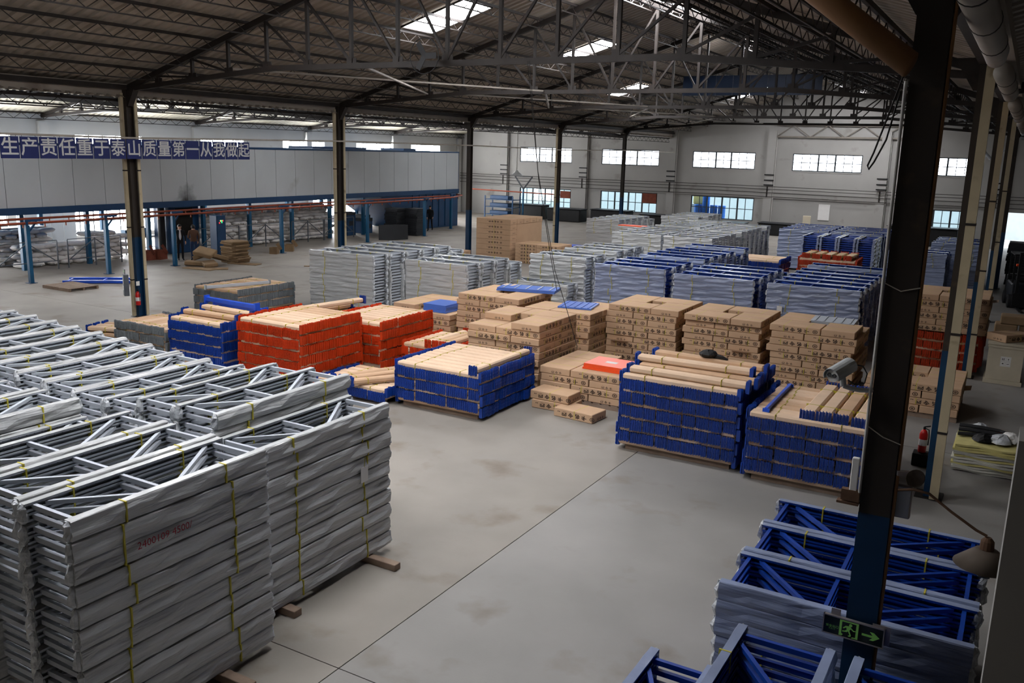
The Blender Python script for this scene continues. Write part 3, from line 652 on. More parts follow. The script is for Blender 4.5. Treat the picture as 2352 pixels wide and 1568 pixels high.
def beam_stack(x0, x1, y0, y1, layers, color, where, grp, topdir='x', sep=False, pitch=.26, z0=.12, skip=(), keep=99):
    """criss-cross layers; a bundle running along x shows its ends on the x faces"""
    n_ = 0
    for k in range(layers):
        top = layers - 1 - k; d = topdir if top % 2 == 0 else ('y' if topdir == 'x' else 'x')
        n = int(round(((y1 - y0) if d == 'x' else (x1 - x0)) / pitch)); pw = ((y1 - y0) if d == 'x' else (x1 - x0)) / n
        for i in range(n):
            if (top, i) in skip: continue
            c = (y0 if d == 'x' else x0) + pw * (i + .5); j = random.uniform(-.02, .02); L = (x1 - x0) if d == 'x' else (y1 - y0)
            loc = ((x0 + x1) / 2 + j, c, z0 + LH * k) if d == 'x' else (c, (y0 + y1) / 2 + j, z0 + LH * k)
            if top >= keep:
                P = BPILE[color]; a, b_ = (L / 2, (pw - .02) / 2) if d == 'x' else ((pw - .02) / 2, L / 2)
                P.cur = 0; P.b(loc[0] - a * .99, loc[0] + a * .99, loc[1] - b_ * .99, loc[1] + b_ * .99, loc[2] + .004, loc[2] + LH - .004); P.cur = 1; nn = max(3, int(round(pw / .052)))
                for e in (-1, 1):
                    for q in range(nn):
                        u = -.5 + (q + .5) / nn; j2 = random.uniform(-.012, .012)
                        if d == 'x': P.box((loc[0] + e * (a + j2), loc[1] + u * pw, loc[2] + .065 + j2), (.05, pw / nn - .016, .2))
                        else: P.box((loc[0] + u * pw, loc[1] + e * (a if False else b_ + j2), loc[2] + .065 + j2), (pw / nn - .016, .05, .2))
                continue
            lb = '%s-ended kraft bundle, %s in the %s layer, %s' % (color, ORD1[i], 'top' if top == 0 else ORD[top], where)
            beam_bundle(loc, 0 if d == 'x' else PI2, L, pw - .014, color, lb, grp, sep, sep_end=(0, 1) if d == 'x' else (1, 0), straps=top == 0 or (top == 1 and d == 'x'))
BPILE = {k: MB() for k in ('blue', 'orange', 'grey')}
def pallet(x0, x1, y0, y1, label, h=.12, z=0.0, along='y'):
    t = thing('wooden_pallet', label, 'pallet', ((x0 + x1) / 2, (y0 + y1) / 2, z), 0 if along == 'y' else 0); a, b_ = (x1 - x0), (y1 - y0)
    dk = MB().box((0, 0, h - .012), (a / 9 * .78, b_, .022)).mesh('deck_board', 'timber')
    for i in range(9): ob('deck_board', dk, t, (-a / 2 + a / 9 * (i + .5), 0, 0))
    rn = MB().box((0, 0, (h - .023) / 2), (a, .09, h - .024)).mesh('runner', 'timber')
    for y in (-b_ / 2 + .05, 0, b_ / 2 - .05): ob('runner', rn, t, (0, y, 0))
    return t
G = 'criss-crossed beam stacks'
def bstack(nm, x0, x1, y0, y1, layers, color, **kw):
    pallet(x0 + .12, x1 - .12, y0 + .12, y1 - .12, 'pallet under the %s' % nm); beam_stack(x0, x1, y0, y1, layers, color, nm, 'bundles of the ' + nm, **kw)
bstack('centre blue stack', 13.12, 15.34, 15.36, 17.75, 7, 'blue', topdir='x', sep=True, pitch=.27)
beam_bundle((15.16, 16.55, .12 + 7 * LH), PI2, 2.35, .22, 'blue', 'single kraft beam bundle lying along the right edge of the centre blue stack', 'loose beam bundles', True, sep_end=(1, 0))
bstack('left blue stack', 6.15, 8.05, 14.95, 16.75, 9, 'blue', topdir='x', pitch=.27, keep=6)
bstack('front right blue stack', 18.5, 20.82, 15.42, 17.75, 11, 'blue', topdir='x', sep=True, pitch=.26)
bstack('blue stack by near column', 21.05, 23.12, 15.2, 17.55, 9, 'blue', topdir='x', sep=True, pitch=.26)
bstack('large orange stack', 8.62, 10.62, 14.98, 17.2, 11, 'orange', topdir='x', pitch=.25)
bstack('second orange stack', 9.25, 11.02, 17.45, 19.75, 9, 'orange', topdir='x', pitch=.25, keep=7)
bstack('low orange stack', 11.35, 12.75, 17.95, 19.75, 5, 'orange', topdir='x', pitch=.23)
bstack('small grey stack', 3.95, 5.9, 14.98, 16.5, 6, 'grey', topdir='y', pitch=.25)
bstack('far grey stack', .7, 2.78, 20.4, 23.0, 6, 'grey', topdir='x', pitch=.26)
bstack('right orange stack', 22.35, 24.25, 26.75, 28.9, 7, 'orange', topdir='y', pitch=.25)
bstack('low blue pile', 10.95, 13.0, 15.15, 16.7, 2, 'blue', topdir='x', pitch=.26, z0=.12)
# loose bundles on top of the stacks
zt = lambda n: .12 + n * LH
for i, (x, y, a) in enumerate(((11.95, 15.8, 1.15), (12.22, 15.75, 1.13), (12.62, 15.7, 1.0))): beam_bundle((x, y, zt(2) + .03), a, 1.7, .2, 'blue', 'kraft beam bundle thrown askew on the low pile, %s from left' % ORD1[i], 'loose beam bundles', True, tilt=0)
for i, x in enumerate((12.15, 12.38, 12.6)): beam_bundle((x, 18.85, zt(5)), PI2, 1.75, .2, 'orange', 'kraft bundle with orange ends on the low orange stack, %s from left' % ORD1[i], 'loose beam bundles', True, sep_end=(1, 0))
for i, y in enumerate((15.62, 16.0, 16.3, 17.2)): beam_bundle((19.66 + (.1, .15, .1, .0)[i], y + .02, zt(11)), (.0, .0, .02, -.03)[i], 2.34, .24, 'blue', 'loose kraft beam bundle on the front right blue stack, %s from front' % ORD1[i], 'loose beam bundles', True)
beam_bundle((19.7, 16.15, zt(12)), .03, 2.3, .24, 'blue', 'raised kraft beam bundle lying over two others, front right', 'loose beam bundles', True)
for i, x in enumerate((22.05, 22.32, 22.6, 22.9)): beam_bundle((x, 16.42, zt(9)), PI2, 2.2, .26, 'blue', 'wide kraft bundle crosswise behind the camera arm, %s from left' % ORD1[i], 'loose beam bundles', True, sep_end=(1, 0))
t = thing('loose_beam', 'bare blue beam lying across the kraft bundles', 'beam', (21.32, 16.3, zt(9)), PI2 + .02); ob('beam', MB().cbox((0, 0, .04), (2.0, .06, .075), .006).mesh('beam', 'blue_bright'), t)
for e in (-1, 1): ob('end_plate', MB().box((e * 1.0, 0, .03), (.04, .12, .06)).mesh('end_plate', 'blue_bright'), t)
beam_bundle((7.1, 15.5, zt(9)), .03, 1.9, .24, 'blue', 'front kraft bundle on top of the left blue stack', 'loose beam bundles', False)
beam_bundle((7.0, 16.15, zt(9)), -.04, 1.95, .25, 'blue', 'rear kraft bundle on top of the left blue stack', 'loose beam bundles', False)
for i, (y, x) in enumerate(((16.35, 6.75), (16.6, 6.8))):
    t = thing('loose_beam', '%s bare blue beam on the left blue stack' % ('front', 'rear')[i], 'beam', (x, y + .15, zt(9) + (.14 if i == 0 else 0)), -.05); ob('beam', MB().cbox((0, 0, .06), (2.0, .12, .11), .01).mesh('beam', 'blue_bright'), t)
    for e in (-1, 1): ob('end_plate', MB().box((e * 1.0, 0, .06), (.05, .16, .2)).mesh('end_plate', 'blue_bright'), t)
beam_bundle((8.72, 18.3, zt(9) + .07), PI2 - .15, 2.1, .24, 'blue', 'upper of two long kraft bundles behind the orange stack', 'loose beam bundles', False)
beam_bundle((8.35, 18.2, .12 + 8 * LH + .02), PI2 - .15, 2.1, .24, 'blue', 'lower of two long kraft bundles behind the orange stack', 'loose beam bundles', False)
pallet(7.9, 9.15, 17.3, 19.3, 'pallet carrying the long blue-ended bundles', .12)
beam_stack(7.9, 9.15, 17.35, 19.25, 8, 'blue', 'stack behind large orange', 'bundles behind the orange stack', topdir='y', pitch=.3, keep=2)
t = thing('loose_beam', 'pale grey beam lying across the far grey stack', 'beam', (1.95, 21.2, zt(6)), 1.25); ob('beam', MB().cbox((0, 0, .05), (2.3, .09, .1), .01).mesh('beam', 'grey_paint'), t)
for e in (-1, 1): ob('end_plate', MB().box((e * 1.15, 0, .05), (.04, .12, .16)).mesh('end_plate', 'zinc'), t)
# low mixed pile in the gap behind the blue rows
bstack('far gap blue stack', 14.1, 16.4, 36.6, 38.4, 11, 'blue', topdir='x', pitch=.3, keep=2)
bstack('far gap orange stack', 16.7, 19.0, 38.6, 40.4, 11, 'orange', topdir='x', pitch=.3, keep=2)
for i in range(5): beam_bundle((17.0 + .42 * i, 39.5, .12 + 11 * LH + .045), PI2, 1.7, .34, 'orange', 'orange-ended bundle on the far gap stack, %s from left' % ORD1[i], 'far orange bundles', False)
for i, (x, y) in enumerate(((-1.9, 33.6), (-.6, 34.6))): beam_bundle((x, y, .12), .3, 1.9, .3, 'orange', 'small orange-ended bundle beside the second left column, %s' % ('left', 'right')[i], 'orange bundles by the column', False)
for i, (x, y) in enumerate(((-1.9, 33.6), (-.6, 34.6))): tag(ob('timber_sleeper', MB().cbox((0, 0, .058), (1.4, .3, .115), .006).mesh('s', 'timber'), None, (x, y, 0), .3), 'timber rest under the %s small orange bundle' % ('left', 'right')[i], 'timber')
# blue beams on the floor behind the front field
for i in range(3):
    for k in range(2): beam_bundle((3.0 - .05 * i, 16.1 + .3 * i, .1 + k * .16), .35, 2.6, .26, 'blue', 'long blue-ended bundle by the first left column, %s, %s tier' % (ORD1[i], ('lower', 'upper')[k]), 'floor beam bundles by the column', False)
tag(ob('timber_sleeper', MB().cbox((0, 0, .048), (.12, 1.2, .095), .006).mesh('s', 'timber'), None, (3.2, 16.5, 0), .35), 'timber rest under the blue bundles by the first left column', 'timber')
# ================================================================ cartons
CL, CW, CH = 1.24, .80, .168
def carton_set(L, W_, H_, key):
    D = {'body': [MB().cbox((0, 0, H_ / 2), (L - .022, W_ - .022, H_ - .006), .012).mesh('carton', k) for k in ('carton', 'carton')]}
    src = text_mesh('ⓞ  卡 名 令 四 ‥', 'ink', .105, bold=.0035); s2 = text_mesh('卡 令 四', 'ink', .062, bold=.001)
    m = MB()
    def put(me, ox, face, sgn):
        for p in me.polygons: pass
        o = len(m.v)
        for v in me.vertices:
            a, b_ = -v.co.x * 1.25, -v.co.y       # the print stands on its head, as on the photographed cartons
            if face == 'y': m.v.append((-sgn * (a + ox) if False else (a + ox) * -sgn, sgn * (W_ / 2 - .0095), H_ * .5 + b_))
            else: m.v.append((sgn * (L / 2 - .0095), (a + ox) * sgn, H_ * .36 + b_))
        m.f += [tuple(o + i for i in p.vertices) for p in me.polygons]; m.mi += [0] * len(me.polygons)
    for s_ in (-1, 1): put(src, .08, 'y', s_); put(s2, .05, 'x', s_)
    D['print'] = m.mesh('printed_marks', 'ink')
    D['strap'] = MB().b(-.007, .007, -W_ / 2 + .009, W_ / 2 - .009, .001, H_ - .002).mesh('strap', 'strap')
    D['seam'] = MB().b(-L / 2 + .02, L / 2 - .02, -.003, .003, H_ - .006, H_ - .0022).mesh('lid_seam', 'kraft_dark')
    D['flap'] = MB().bar((0, 0, H_ - .003), (0, -.16, H_ + .03), .5, .006).mesh('loose_flap', 'kraft')
    D['dim'] = (L, W_, H_); return D
CS = carton_set(CL, CW, CH, 'a'); CS2 = carton_set(1.0, .62, .2, 'b'); CSF = carton_set(2.1, .7, .27, 'f')
def carton(D, loc, rz, label, grp, flap=False, nb=2):
    t = tag(ob('carton', D['body'][0], None, loc, rz), label, 'carton', grp); L = D['dim'][0]
    ob('printed_marks', D['print'], t)['kind'] = 'stuff'; ob('lid_seam', D['seam'], t)
    for x in ((-L * .24, L * .24) if nb == 2 else (0.04,)): ob('strap', D['strap'], t, (x + random.uniform(-.05, .05), 0, 0))
    if flap: ob('loose_flap', D['flap'], t, (random.uniform(-.3, .3), -D['dim'][1] / 2 + .02, 0))
    return t
POS = ['front left', 'front right', 'back right', 'back left']
def pinwheel(x0, y0, layers, where, D=CS, z0=.12, top_missing=(), jit=.02):
    L, W_, H_ = D['dim']; s_ = L + W_; grp = 'cartons of the ' + where
    for k in range(layers):
        top = layers - 1 - k; z = z0 + k * H_
        if k % 2 == 0: P = [(L / 2, W_ / 2, 0), (L + W_ / 2, L / 2, PI2), (W_ + L / 2, L + W_ / 2, math.pi), (W_ / 2, W_ + L / 2, -PI2)]
        else: P = [(W_ / 2, L / 2, -PI2), (W_ + L / 2, W_ / 2, 0), (L + W_ / 2, W_ + L / 2, PI2), (L / 2, L + W_ / 2, math.pi)]
        ox, oy = random.uniform(-jit, jit) * 1.5, random.uniform(-jit, jit) * 1.5
        for i, (a, b_, r_) in enumerate(P):
            if top == 0 and i in top_missing: continue
            carton(D, (x0 + a + ox + random.uniform(-.004, .004), y0 + b_ + oy + random.uniform(-.004, .004), z), r_, 'brown printed carton, %s of %s layer in the %s' % (POS[i], 'top' if top == 0 else ORD[top], where), grp, flap=random.random() < .06 and top > 0)
def cstack(where, x0, y0, layers, **kw):
    D = kw.get('D', CS); s_ = D['dim'][0] + D['dim'][1]; pallet(x0 + .03, x0 + s_ - .03, y0 + .03, y0 + s_ - .03, 'pallet under the ' + where); pinwheel(x0, y0, layers, where, **kw)
cstack('centre carton stack', 13.2, 18.15, 9, top_missing=(0,))
cstack('left back carton stack', 8.75, 20.95, 6, top_missing=(1,))
cstack('middle back carton stack', 10.95, 21.05, 9)
cstack('right back carton stack', 13.15, 21.1, 8, top_missing=(3,))
cstack('left tall carton stack', 15.18, 22.15, 9, jit=.03)
cstack('middle tall carton stack', 17.42, 22.1, 9, jit=.03)
cstack('right tall carton stack', 19.68, 22.0, 9, top_missing=(2,), jit=.04)
cstack('low stack under orange panels', 15.5, 17.75, 4, top_missing=(2,))
cstack('low pile past near column', 22.1, 21.35, 4)
pinwheel(22.3, 26.75, 6, 'carton pile on orange beams', z0=.12 + 7 * LH + .06)
# shallow single cartons in front
for i, (x, y, z, r_) in enumerate(((16.2, 17.3, 0.0, .02), (16.95, 16.95, .0, -.1), (16.15, 17.32, .2, -.03))): carton(CS2, (x, y, z), r_, 'small taped carton on the floor before the low stack, %s' % ('left lower', 'right with a torn red corner', 'left upper')[i], 'small cartons on the floor', nb=1)
tag(ob('red_scrap', MB().box((0, 0, .06), (.03, .16, .12)).mesh('red_scrap', 'orange'), None, (16.42, 16.93, .03), .3), 'torn orange label at the end of the small floor carton', 'label')
# far cartons
def grid_cartons(x0, y0, nx, ny, nz, where, D=CSF, rz=0.0, z0=.0):
    L, W_, H_ = D['dim']
    a, b_ = (L, W_) if rz == 0 else (W_, L)
    for k in range(nz):
        for i in range(nx):
            for j in range(ny):
                if 0 < j and k < nz - 1: continue
                carton(D, (x0 + a * (i + .5), y0 + b_ * (j + .5), z0 + k * H_), rz, 'carton, %s layer, %s across, %s deep, %s' % (ORD[nz - 1 - k], ORD1[i], ORD1[j], where), 'cartons of ' + where, nb=1)
    if ny > 1: tag(ob('carton_core', MB().b(x0 + .03, x0 + a * nx - .03, y0 + b_ + .03, y0 + b_ * ny - .03, z0, z0 + H_ * (nz - 1) - .01).mesh('core', 'carton')), 'inner cartons packed inside %s' % where, 'cartons', kind='stuff')
grid_cartons(-.15, 39.6, 1, 5, 8, 'tall far carton block')
grid_cartons(2.3, 39.5, 2, 2, 6, 'second far carton block', CS)
grid_cartons(5.2, 40.9, 1, 2, 5, 'far block by grey frames', CS)
grid_cartons(-1.7, 36.9, 2, 1, 4, 'low far block by column', CS)
grid_cartons(-.9, 35.9, 2, 1, 3, 'lowest far carton row', CS)
# shelf panels lying on cartons
def panel_stack(x, y, z, rz, sx, sy, n, mt, what, ribs=False, step=.045, shin=None):
    for k in range(n):
        t = thing('shelf_panel', '%s, %s of its pile' % (what, 'top' if k == n - 1 else ORD1[k] + ' from bottom'), 'panel', (x + random.uniform(-.015, .015), y + random.uniform(-.015, .015), z + k * step), rz, what + ' pile')
        ob('deck', MB().box((0, 0, step - .008), (sx, sy, .012)).mesh('deck', mt), t)
        for s_ in (-1, 1): ob('rim', MB().box((0, s_ * (sy / 2 - .004), step / 2 - .007), (sx, .008, step - .014)).mesh('rim', mt), t); ob('rim', MB().box((s_ * (sx / 2 - .004), 0, step / 2 - .007), (.008, sy - .016, step - .014)).mesh('rim', mt), t)
        if ribs and k == n - 1:
            for i in range(5): ob('rib', MB().box((-sx / 2 + sx * (i + .5) / 5, 0, step + .005), (.035, sy * .96, .014)).mesh('rib', mt if ribs == 1 else ribs), t)
        if shin and k == n - 1: ob('paper_label', MB().box((.02, -.02, step - .001), (.28, .16, .002)).mesh('paper_label', 'paper'), t)
ztc = lambda n: .12 + n * CH + .001
panel_stack(16.95, 18.5, ztc(4), .0, 1.0, .85, 3, 'orange_bright', 'glossy orange shelf panel on the low cartons', shin=True)
panel_stack(10.15, 21.55, ztc(5), .0, .8, .9, 5, 'blue_panel', 'blue shelf panel on the left back cartons')
panel_stack(12.4, 22.75, ztc(9), .25, 1.75, .8, 2, 'blue_panel', 'ribbed blue panel on the middle back cartons', ribs='grey_paint')
panel_stack(14.35, 22.1, ztc(8), .2, .95, 1.0, 1, 'blue_panel', 'blue slatted panel on the right back cartons', ribs=1)
panel_stack(20.95, 23.55, ztc(8), .05, 1.05, .85, 4, 'grey_paint', 'grey shelf panel on the right tall cartons', ribs=1)
panel_stack(4.6, 41.6, .02 + 5 * CH, .0, .01 + 1.1, .8, 1, 'blue_bright', 'blue panel on the far cartons')
tag(ob('carton_plinth', MB().cbox((0, 0, .42), (1.1, .8, .84), .01).mesh('plinth', 'carton'), None, (4.6, 41.6, 0.02)), 'plain carton under the far blue panel', 'carton')
panel_stack(6.9, 44.0, 1.9, .0, 1.5, .6, 1, 'orange_bright', 'flat orange panel on the far grey frames')
frame_stack(6.9, 44.0, 0, 1.7, .7, 9, 'grey', 'of small stack under orange panel', 'far grey frame rows', 2, 0); 
# black bag and bits on the front right stack
m = MB(); pr = [(.02, 0), (.14, .02), (.17, .07), (.11, .13), (.03, .16)]; m.lathe(pr, n=9)
m.v = [(x * 1.3 + random.uniform(-.02, .02), y * .8 + random.uniform(-.02, .02), z) for x, y, z in m.v]; t = tag(ob('black_bag', m.mesh('black_bag', 'black'), None, (19.65, 17.2, zt(12) + .001)), 'crumpled black bag on the rear bundle, front right stack', 'bag'); ob('bag_tail', MB().tube([(.12, 0, .05), (.3, -.04, .04), (.42, -.06, .02)], [.05, .04, .02], 6).mesh('bag_tail', 'black'), t)
for i, x in enumerate((11.55, 11.8)):
    t = thing('steel_offcut', 'short open box section standing on the back cartons, %s' % ('left', 'right')[i], 'offcut', (x, 22.85, ztc(9) + .001)); m = MB()
    for a, b_, c, d in ((-.06, -.05, -.15, .15), (.05, .06, -.15, .15)): m.b(a, b_, c, d, 0, .09)
    m.b(-.05, .05, -.15, .15, 0, .01); m.b(-.05, .05, -.15, .15, .08, .09); ob('section', m.mesh('section', 'kraft'), t); ob('dark_core', MB().b(-.048, .048, -.1, .14, .012, .078).mesh('dark_core', 'black'), t)

# ================================================================ sign boards over the left row
CH_ = '生产责任重于泰山质量第一从我做起'
y = 14.1; brd = MB().b(-.012, .012, -.262, .262, -.30, .30).mesh('board', 'sign_blue')
for i, c in enumerate(CH_):
    yy = 14.62 + i * .566
    t = tag(ob('slogan_board', brd, None, (.42, yy, 5.39)), 'blue hanging slogan board, %s from left, white character %s' % ((ORD1 + ['sixteenth'])[i], c), 'sign', 'row of slogan boards')
    ob('character', thick(text_mesh(c, 'sign_white', .52), .007), t, (.0135, 0, -.01), rot=(PI2, 0, PI2))
    for s_ in (-.2, .2): ob('hanger', MB().tube([(0, s_, .30), (-.02, s_, .345)], .006, 5).mesh('hanger', 'wire'), t)
for i, yy in enumerate((15.4, 16.7, 17.4, 18.0, 19.25)):
    pass
# ================================================================ on and around the nearest column
t = thing('exit_sign', 'green running-man exit sign with arrow on the nearest column', 'exit sign', (24.03, 7.69, 1.64), R(-2))
ob('panel', MB().cbox((0, 0, 0), (.50, .022, .17), .003).mesh('panel', 'sign_black'), t)
f = MB(); f.b(-.255, .255, -.017, .013, .082, .092); f.b(-.255, .255, -.017, .013, -.092, -.082); f.b(-.258, -.248, -.017, .013, -.092, .092); f.b(.248, .258, -.017, .013, -.092, .092); ob('metal_frame', f.mesh('metal_frame', 'alu'), t)
mp = lambda a, b_, c: (a, -.0125 - c, b_)
d = MB()
for poly in ([(-.115, -.075), (-.095, -.075), (-.095, .075), (-.115, .075)], [(.025, -.075), (.045, -.075), (.045, .075), (.025, .075)], [(-.095, .062), (.025, .062), (.025, .075), (-.095, .075)], [(-.115, -.075), (-.09, -.075), (-.08, -.06), (-.095, -.05)], [(-.01, -.075), (.03, -.075), (.03, -.062), (.0, -.064)]): d.prism(poly, .002, mp)
ob('door_symbol', d.mesh('door_symbol', 'sign_green'), t)
d = MB(); d.prism([(-.022 + .014 * math.cos(a * .63), .042 + .014 * math.sin(a * .63)) for a in range(10)], .002, mp)
for pl in ([(-.062, .028), (-.03, .032), (-.012, .018), (-.03, -.012), (-.05, -.008)], [(-.062, .028), (-.085, .005), (-.078, -.002), (-.052, .018)], [(-.018, .022), (.008, .0), (.024, .002), (.022, -.006), (.004, -.009), (-.024, .012)], [(-.05, -.004), (-.06, -.03), (-.088, -.034), (-.088, -.024), (-.066, -.02)], [(-.05, -.006), (-.028, -.012), (-.012, -.05), (-.022, -.054), (-.036, -.024)], [(-.036, -.058), (-.012, -.052), (-.014, -.064), (-.034, -.066)], [(-.06, -.03), (-.05, -.03), (-.036, -.012), (-.05, -.004)]): d.prism(pl, .002, mp)
ob('running_man', d.mesh('running_man', 'sign_green'), t)
ob('arrow', MB().prism([(.075, .004), (.165, .004), (.14, .034), (.172, .034), (.222, -.004), (.172, -.042), (.14, -.042), (.165, -.016), (.075, -.016)], .002, mp).mesh('arrow', 'sign_green'), t)
ob('lettering', text_mesh('安全出口', 'sign_green', .028), t, (-.175, -.0125, -.012), rot=(PI2, 0, 0)); ob('lettering', text_mesh('E X I T', 'sign_green', .018), t, (-.175, -.0125, -.036), rot=(PI2, 0, 0))
ob('mount_plate', MB().b(-.2, -.12, .014, .02, .02, .15).mesh('mount_plate', 'alu'), t); ob('mount_plate', MB().b(.15, .3, .014, .02, -.06, .11).mesh('mount_plate', 'alu'), t)
# bullet camera on an arm
t = thing('security_camera', 'white bullet security camera on a curved arm from the nearest column', 'camera', (23.70, 7.60, 3.90))
def along(m, fn): m.v = [fn(*v) for v in m.v]; return m
body = along(MB().lathe([(.0001, -.002), (.052, 0), (.055, .02), (.055, .26), (.04, .29), (.0001, .3)], n=18), lambda x, y_, z: (x, z, y_)); bl = ob('barrel', body.mesh('barrel', 'camera_white', True), t, (-.04, -.05, .03), rot=(R(12), 0, R(-21)))
ob('face_plate', along(MB().lathe([(.0001, 0), (.054, 0), (.056, .006), (.056, .02)], n=18), lambda x, y_, z: (x, z - .016, y_)).mesh('face_plate', 'paper'), bl)
hd = MB(); n = 12
for k, (y0_, r_) in enumerate(((-.035, .072), (.25, .072))):
    for i in range(n + 1): a = math.pi * (-.12 + 1.24 * i / n); hd.v.append((r_ * math.cos(a), y0_, r_ * math.sin(a) * 1.02))
for k, (y0_, r_) in enumerate(((-.035, .067), (.25, .067))):
    for i in range(n + 1): a = math.pi * (-.12 + 1.24 * i / n); hd.v.append((r_ * math.cos(a), y0_, r_ * math.sin(a) * 1.02))
q = n + 1
for i in range(n): hd.f += [(i, q + i, q + i + 1, i + 1), (2 * q + i, 2 * q + i + 1, 3 * q + i + 1, 3 * q + i), (i, i + 1, 2 * q + i + 1, 2 * q + i), (q + i, 3 * q + i, 3 * q + i + 1, q + i + 1)]
hd.f += [(0, 2 * q, 3 * q, q), (n, q + n, 3 * q + n, 2 * q + n)]; hd.mi = [0] * len(hd.f); ob('sun_hood', hd.mesh('sun_hood', 'camera_white'), bl)
for x in (-.023, .023): ob('lens', along(MB().lathe([(.0001, 0), (.018, 0), (.018, .01), (.0001, .012)], n=14), lambda a, b_, c: (a + x, -c - .0165, b_ + .008)).mesh('lens', 'lens'), bl)
ob('swivel', MB().tube([(.02, .05, -.0), (.03, .06, -.07)], .026, 10).mesh('swivel', 'camera_white'), t)
ob('arm', MB().tube([(.03, .06, -.07), (.09, .08, -.09), (.16, .11, -.10), (.22, .14, -.10), (.26, .16, -.095)], .02, 10).mesh('arm', 'camera_white'), t)
ob('cable', MB().tube([(.08, .17, .10), (.15, .19, .09), (.19, .19, .03), (.18, .17, -.05), (.11, .12, -.06), (.06, .08, -.02)], .006, 6).mesh('cable', 'wire'), t)
# horn loudspeaker, junction box and rusty lamp arm on the same column
t = thing('horn_speaker', 'small grey horn loudspeaker on the nearest column', 'loudspeaker', (24.3, 7.78, 3.13), R(25)); ob('horn', along(MB().lathe([(.02, 0), (.03, .06), (.075, .11), (.08, .115), (.07, .11), (.026, .062), (.0001, .06)], n=16), lambda x, y_, z: (x + .02, -z, y_)).mesh('horn', 'cone_grey', True), t); ob('bracket', MB().b(-.09, .02, -.02, .02, -.02, .02).mesh('bracket', 'alu'), t)
t = thing('junction_box', 'grey metal junction box on the nearest column', 'box', (24.285, 7.86, 2.86)); ob('case', MB().cbox((0, 0, 0), (.13, .08, .3), .01).mesh('case', 'alu'), t); ob('lid', MB().cbox((.0, -.045, 0), (.11, .01, .27), .003).mesh('lid', 'grey_paint'), t)
t = thing('junction_box', 'pale terminal box with rusty bracket, aisle side of the nearest column', 'box', (23.9, 7.74, 2.95)); ob('case', MB().cbox((-.01, 0, .1), (.06, .05, .3), .006).mesh('case', 'paper'), t); ob('bracket', MB().b(-.1, .05, -.03, .03, -.14, -.04).mesh('bracket', 'rust'), t); ob('bracket_arm', MB().b(-.13, .05, -.04, .04, -.17, -.15).mesh('bracket_arm', 'rust'), t)
t = thing('arm_lamp', 'rusty conical lamp hanging from a bent rod by the nearest column', 'lamp', (24.24, 7.75, 2.98))
ob('rod', MB().tube([(0, 0, 0), (.12, 0, .03), (.24, 0, .02), (.42, -.02, -.09), (.62, -.03, -.2), (.70, -.03, -.23)], .012, 8).mesh('rod', 'rust'), t)
ob('socket', MB().lathe([(.025, 0), (.05, -.03), (.055, -.1), (.03, -.12)][::-1], (.71, -.03, -.24), 12).mesh('socket', 'rust'), t)
ob('cone_shade', MB().lathe([(.235, -.22), (.09, -.09), (.04, -.08), (.035, -.085), (.085, -.096), (.225, -.222)], (.71, -.03, -.26), 24).mesh('cone_shade', 'cone_grey', True), t)
ob('bulb_coil', MB().tube([(.71 + .05 * math.cos(i * .8), -.03 + .05 * math.sin(i * .8), -.48 - i * .004) for i in range(26)], .009, 6).mesh('bulb_coil', 'grey_dark'), t)
# brown tube, white pipe and black cables up by the column
tag(ob('paper_tube', along(MB().lathe([(.085, 0), (.11, .02), (.11, 2.4), (.0001, 2.41)], n=18), lambda x, y_, z: (23.98 - z * .50 + x * .4, 7.60 + y_ - z * .05, 6.40 + z * .38 + x * .8)).mesh('paper_tube', 'tube_brown', True)), 'thick brown tube slanting up from the nearest column', 'tube')
tag(ob('vertical_pipe', MB().tube([(23.945, 7.72, 2.9), (23.935, 7.72, 6.3)], .013, 8).mesh('vertical_pipe', 'pipe_white')), 'thin white pipe running up beside the nearest column', 'pipe')
tag(ob('cable_loop', MB().tube([(23.93, 7.6, 6.34), (23.87, 7.5, 6.05), (23.79, 7.5, 5.75), (23.755, 7.5, 5.65), (23.765, 7.5, 5.62), (23.80, 7.5, 5.68), (23.87, 7.5, 5.85), (23.925, 7.55, 6.2)], .007, 6).mesh('cable_loop', 'wire')), 'black cable hanging in a loop left of the nearest column', 'cable')
tag(ob('tie_wire', MB().tube([(23.94, 7.735, 4.72), (24.08, 7.73, 4.66), (24.22, 7.735, 4.7)], .005, 5).mesh('tie_wire', 'wire_pale')), 'thin pale wire tied around the nearest column', 'wire')
tag(ob('tie_wire', MB().tube([(23.94, 7.735, 3.5), (24.08, 7.73, 3.42), (24.22, 7.735, 3.38)], .005, 5).mesh('tie_wire', 'wire_pale')), 'lower thin wire around the nearest column by the camera arm', 'wire')
tag(ob('cable_conduit', MB().tube([(24.225, 7.76, 1.2), (24.225, 7.76, 7.2)], .014, 8).mesh('cable_conduit', 'tube_brown')), 'thin brown conduit up the right edge of the nearest column', 'conduit')
# gutter ducts along the right row
for i, (y0_, y1_) in enumerate(((3.0, 11.2), (13.6, 17.6), (21.0, 26.5), (31, 38))):
    t = thing('gutter_duct', 'fat pale round duct under the right eave, %s from the front' % ORD1[i], 'duct', (24.38, y0_, 6.85), group='ducts under the right eave')
    ob('duct', MB().tube([(0, 0, 0), (0, (y1_ - y0_) * .97, 0), (0, y1_ - y0_, -.06)], [.125, .125, .1], 18).mesh('duct', 'duct', True), t)
    for k in range(int((y1_ - y0_) / 1.6)): ob('joint_ring', MB().tube([(0, .8 + k * 1.6, 0), (0, .84 + k * 1.6, 0)], .13, 18).mesh('joint_ring', 'steel_dark'), t)
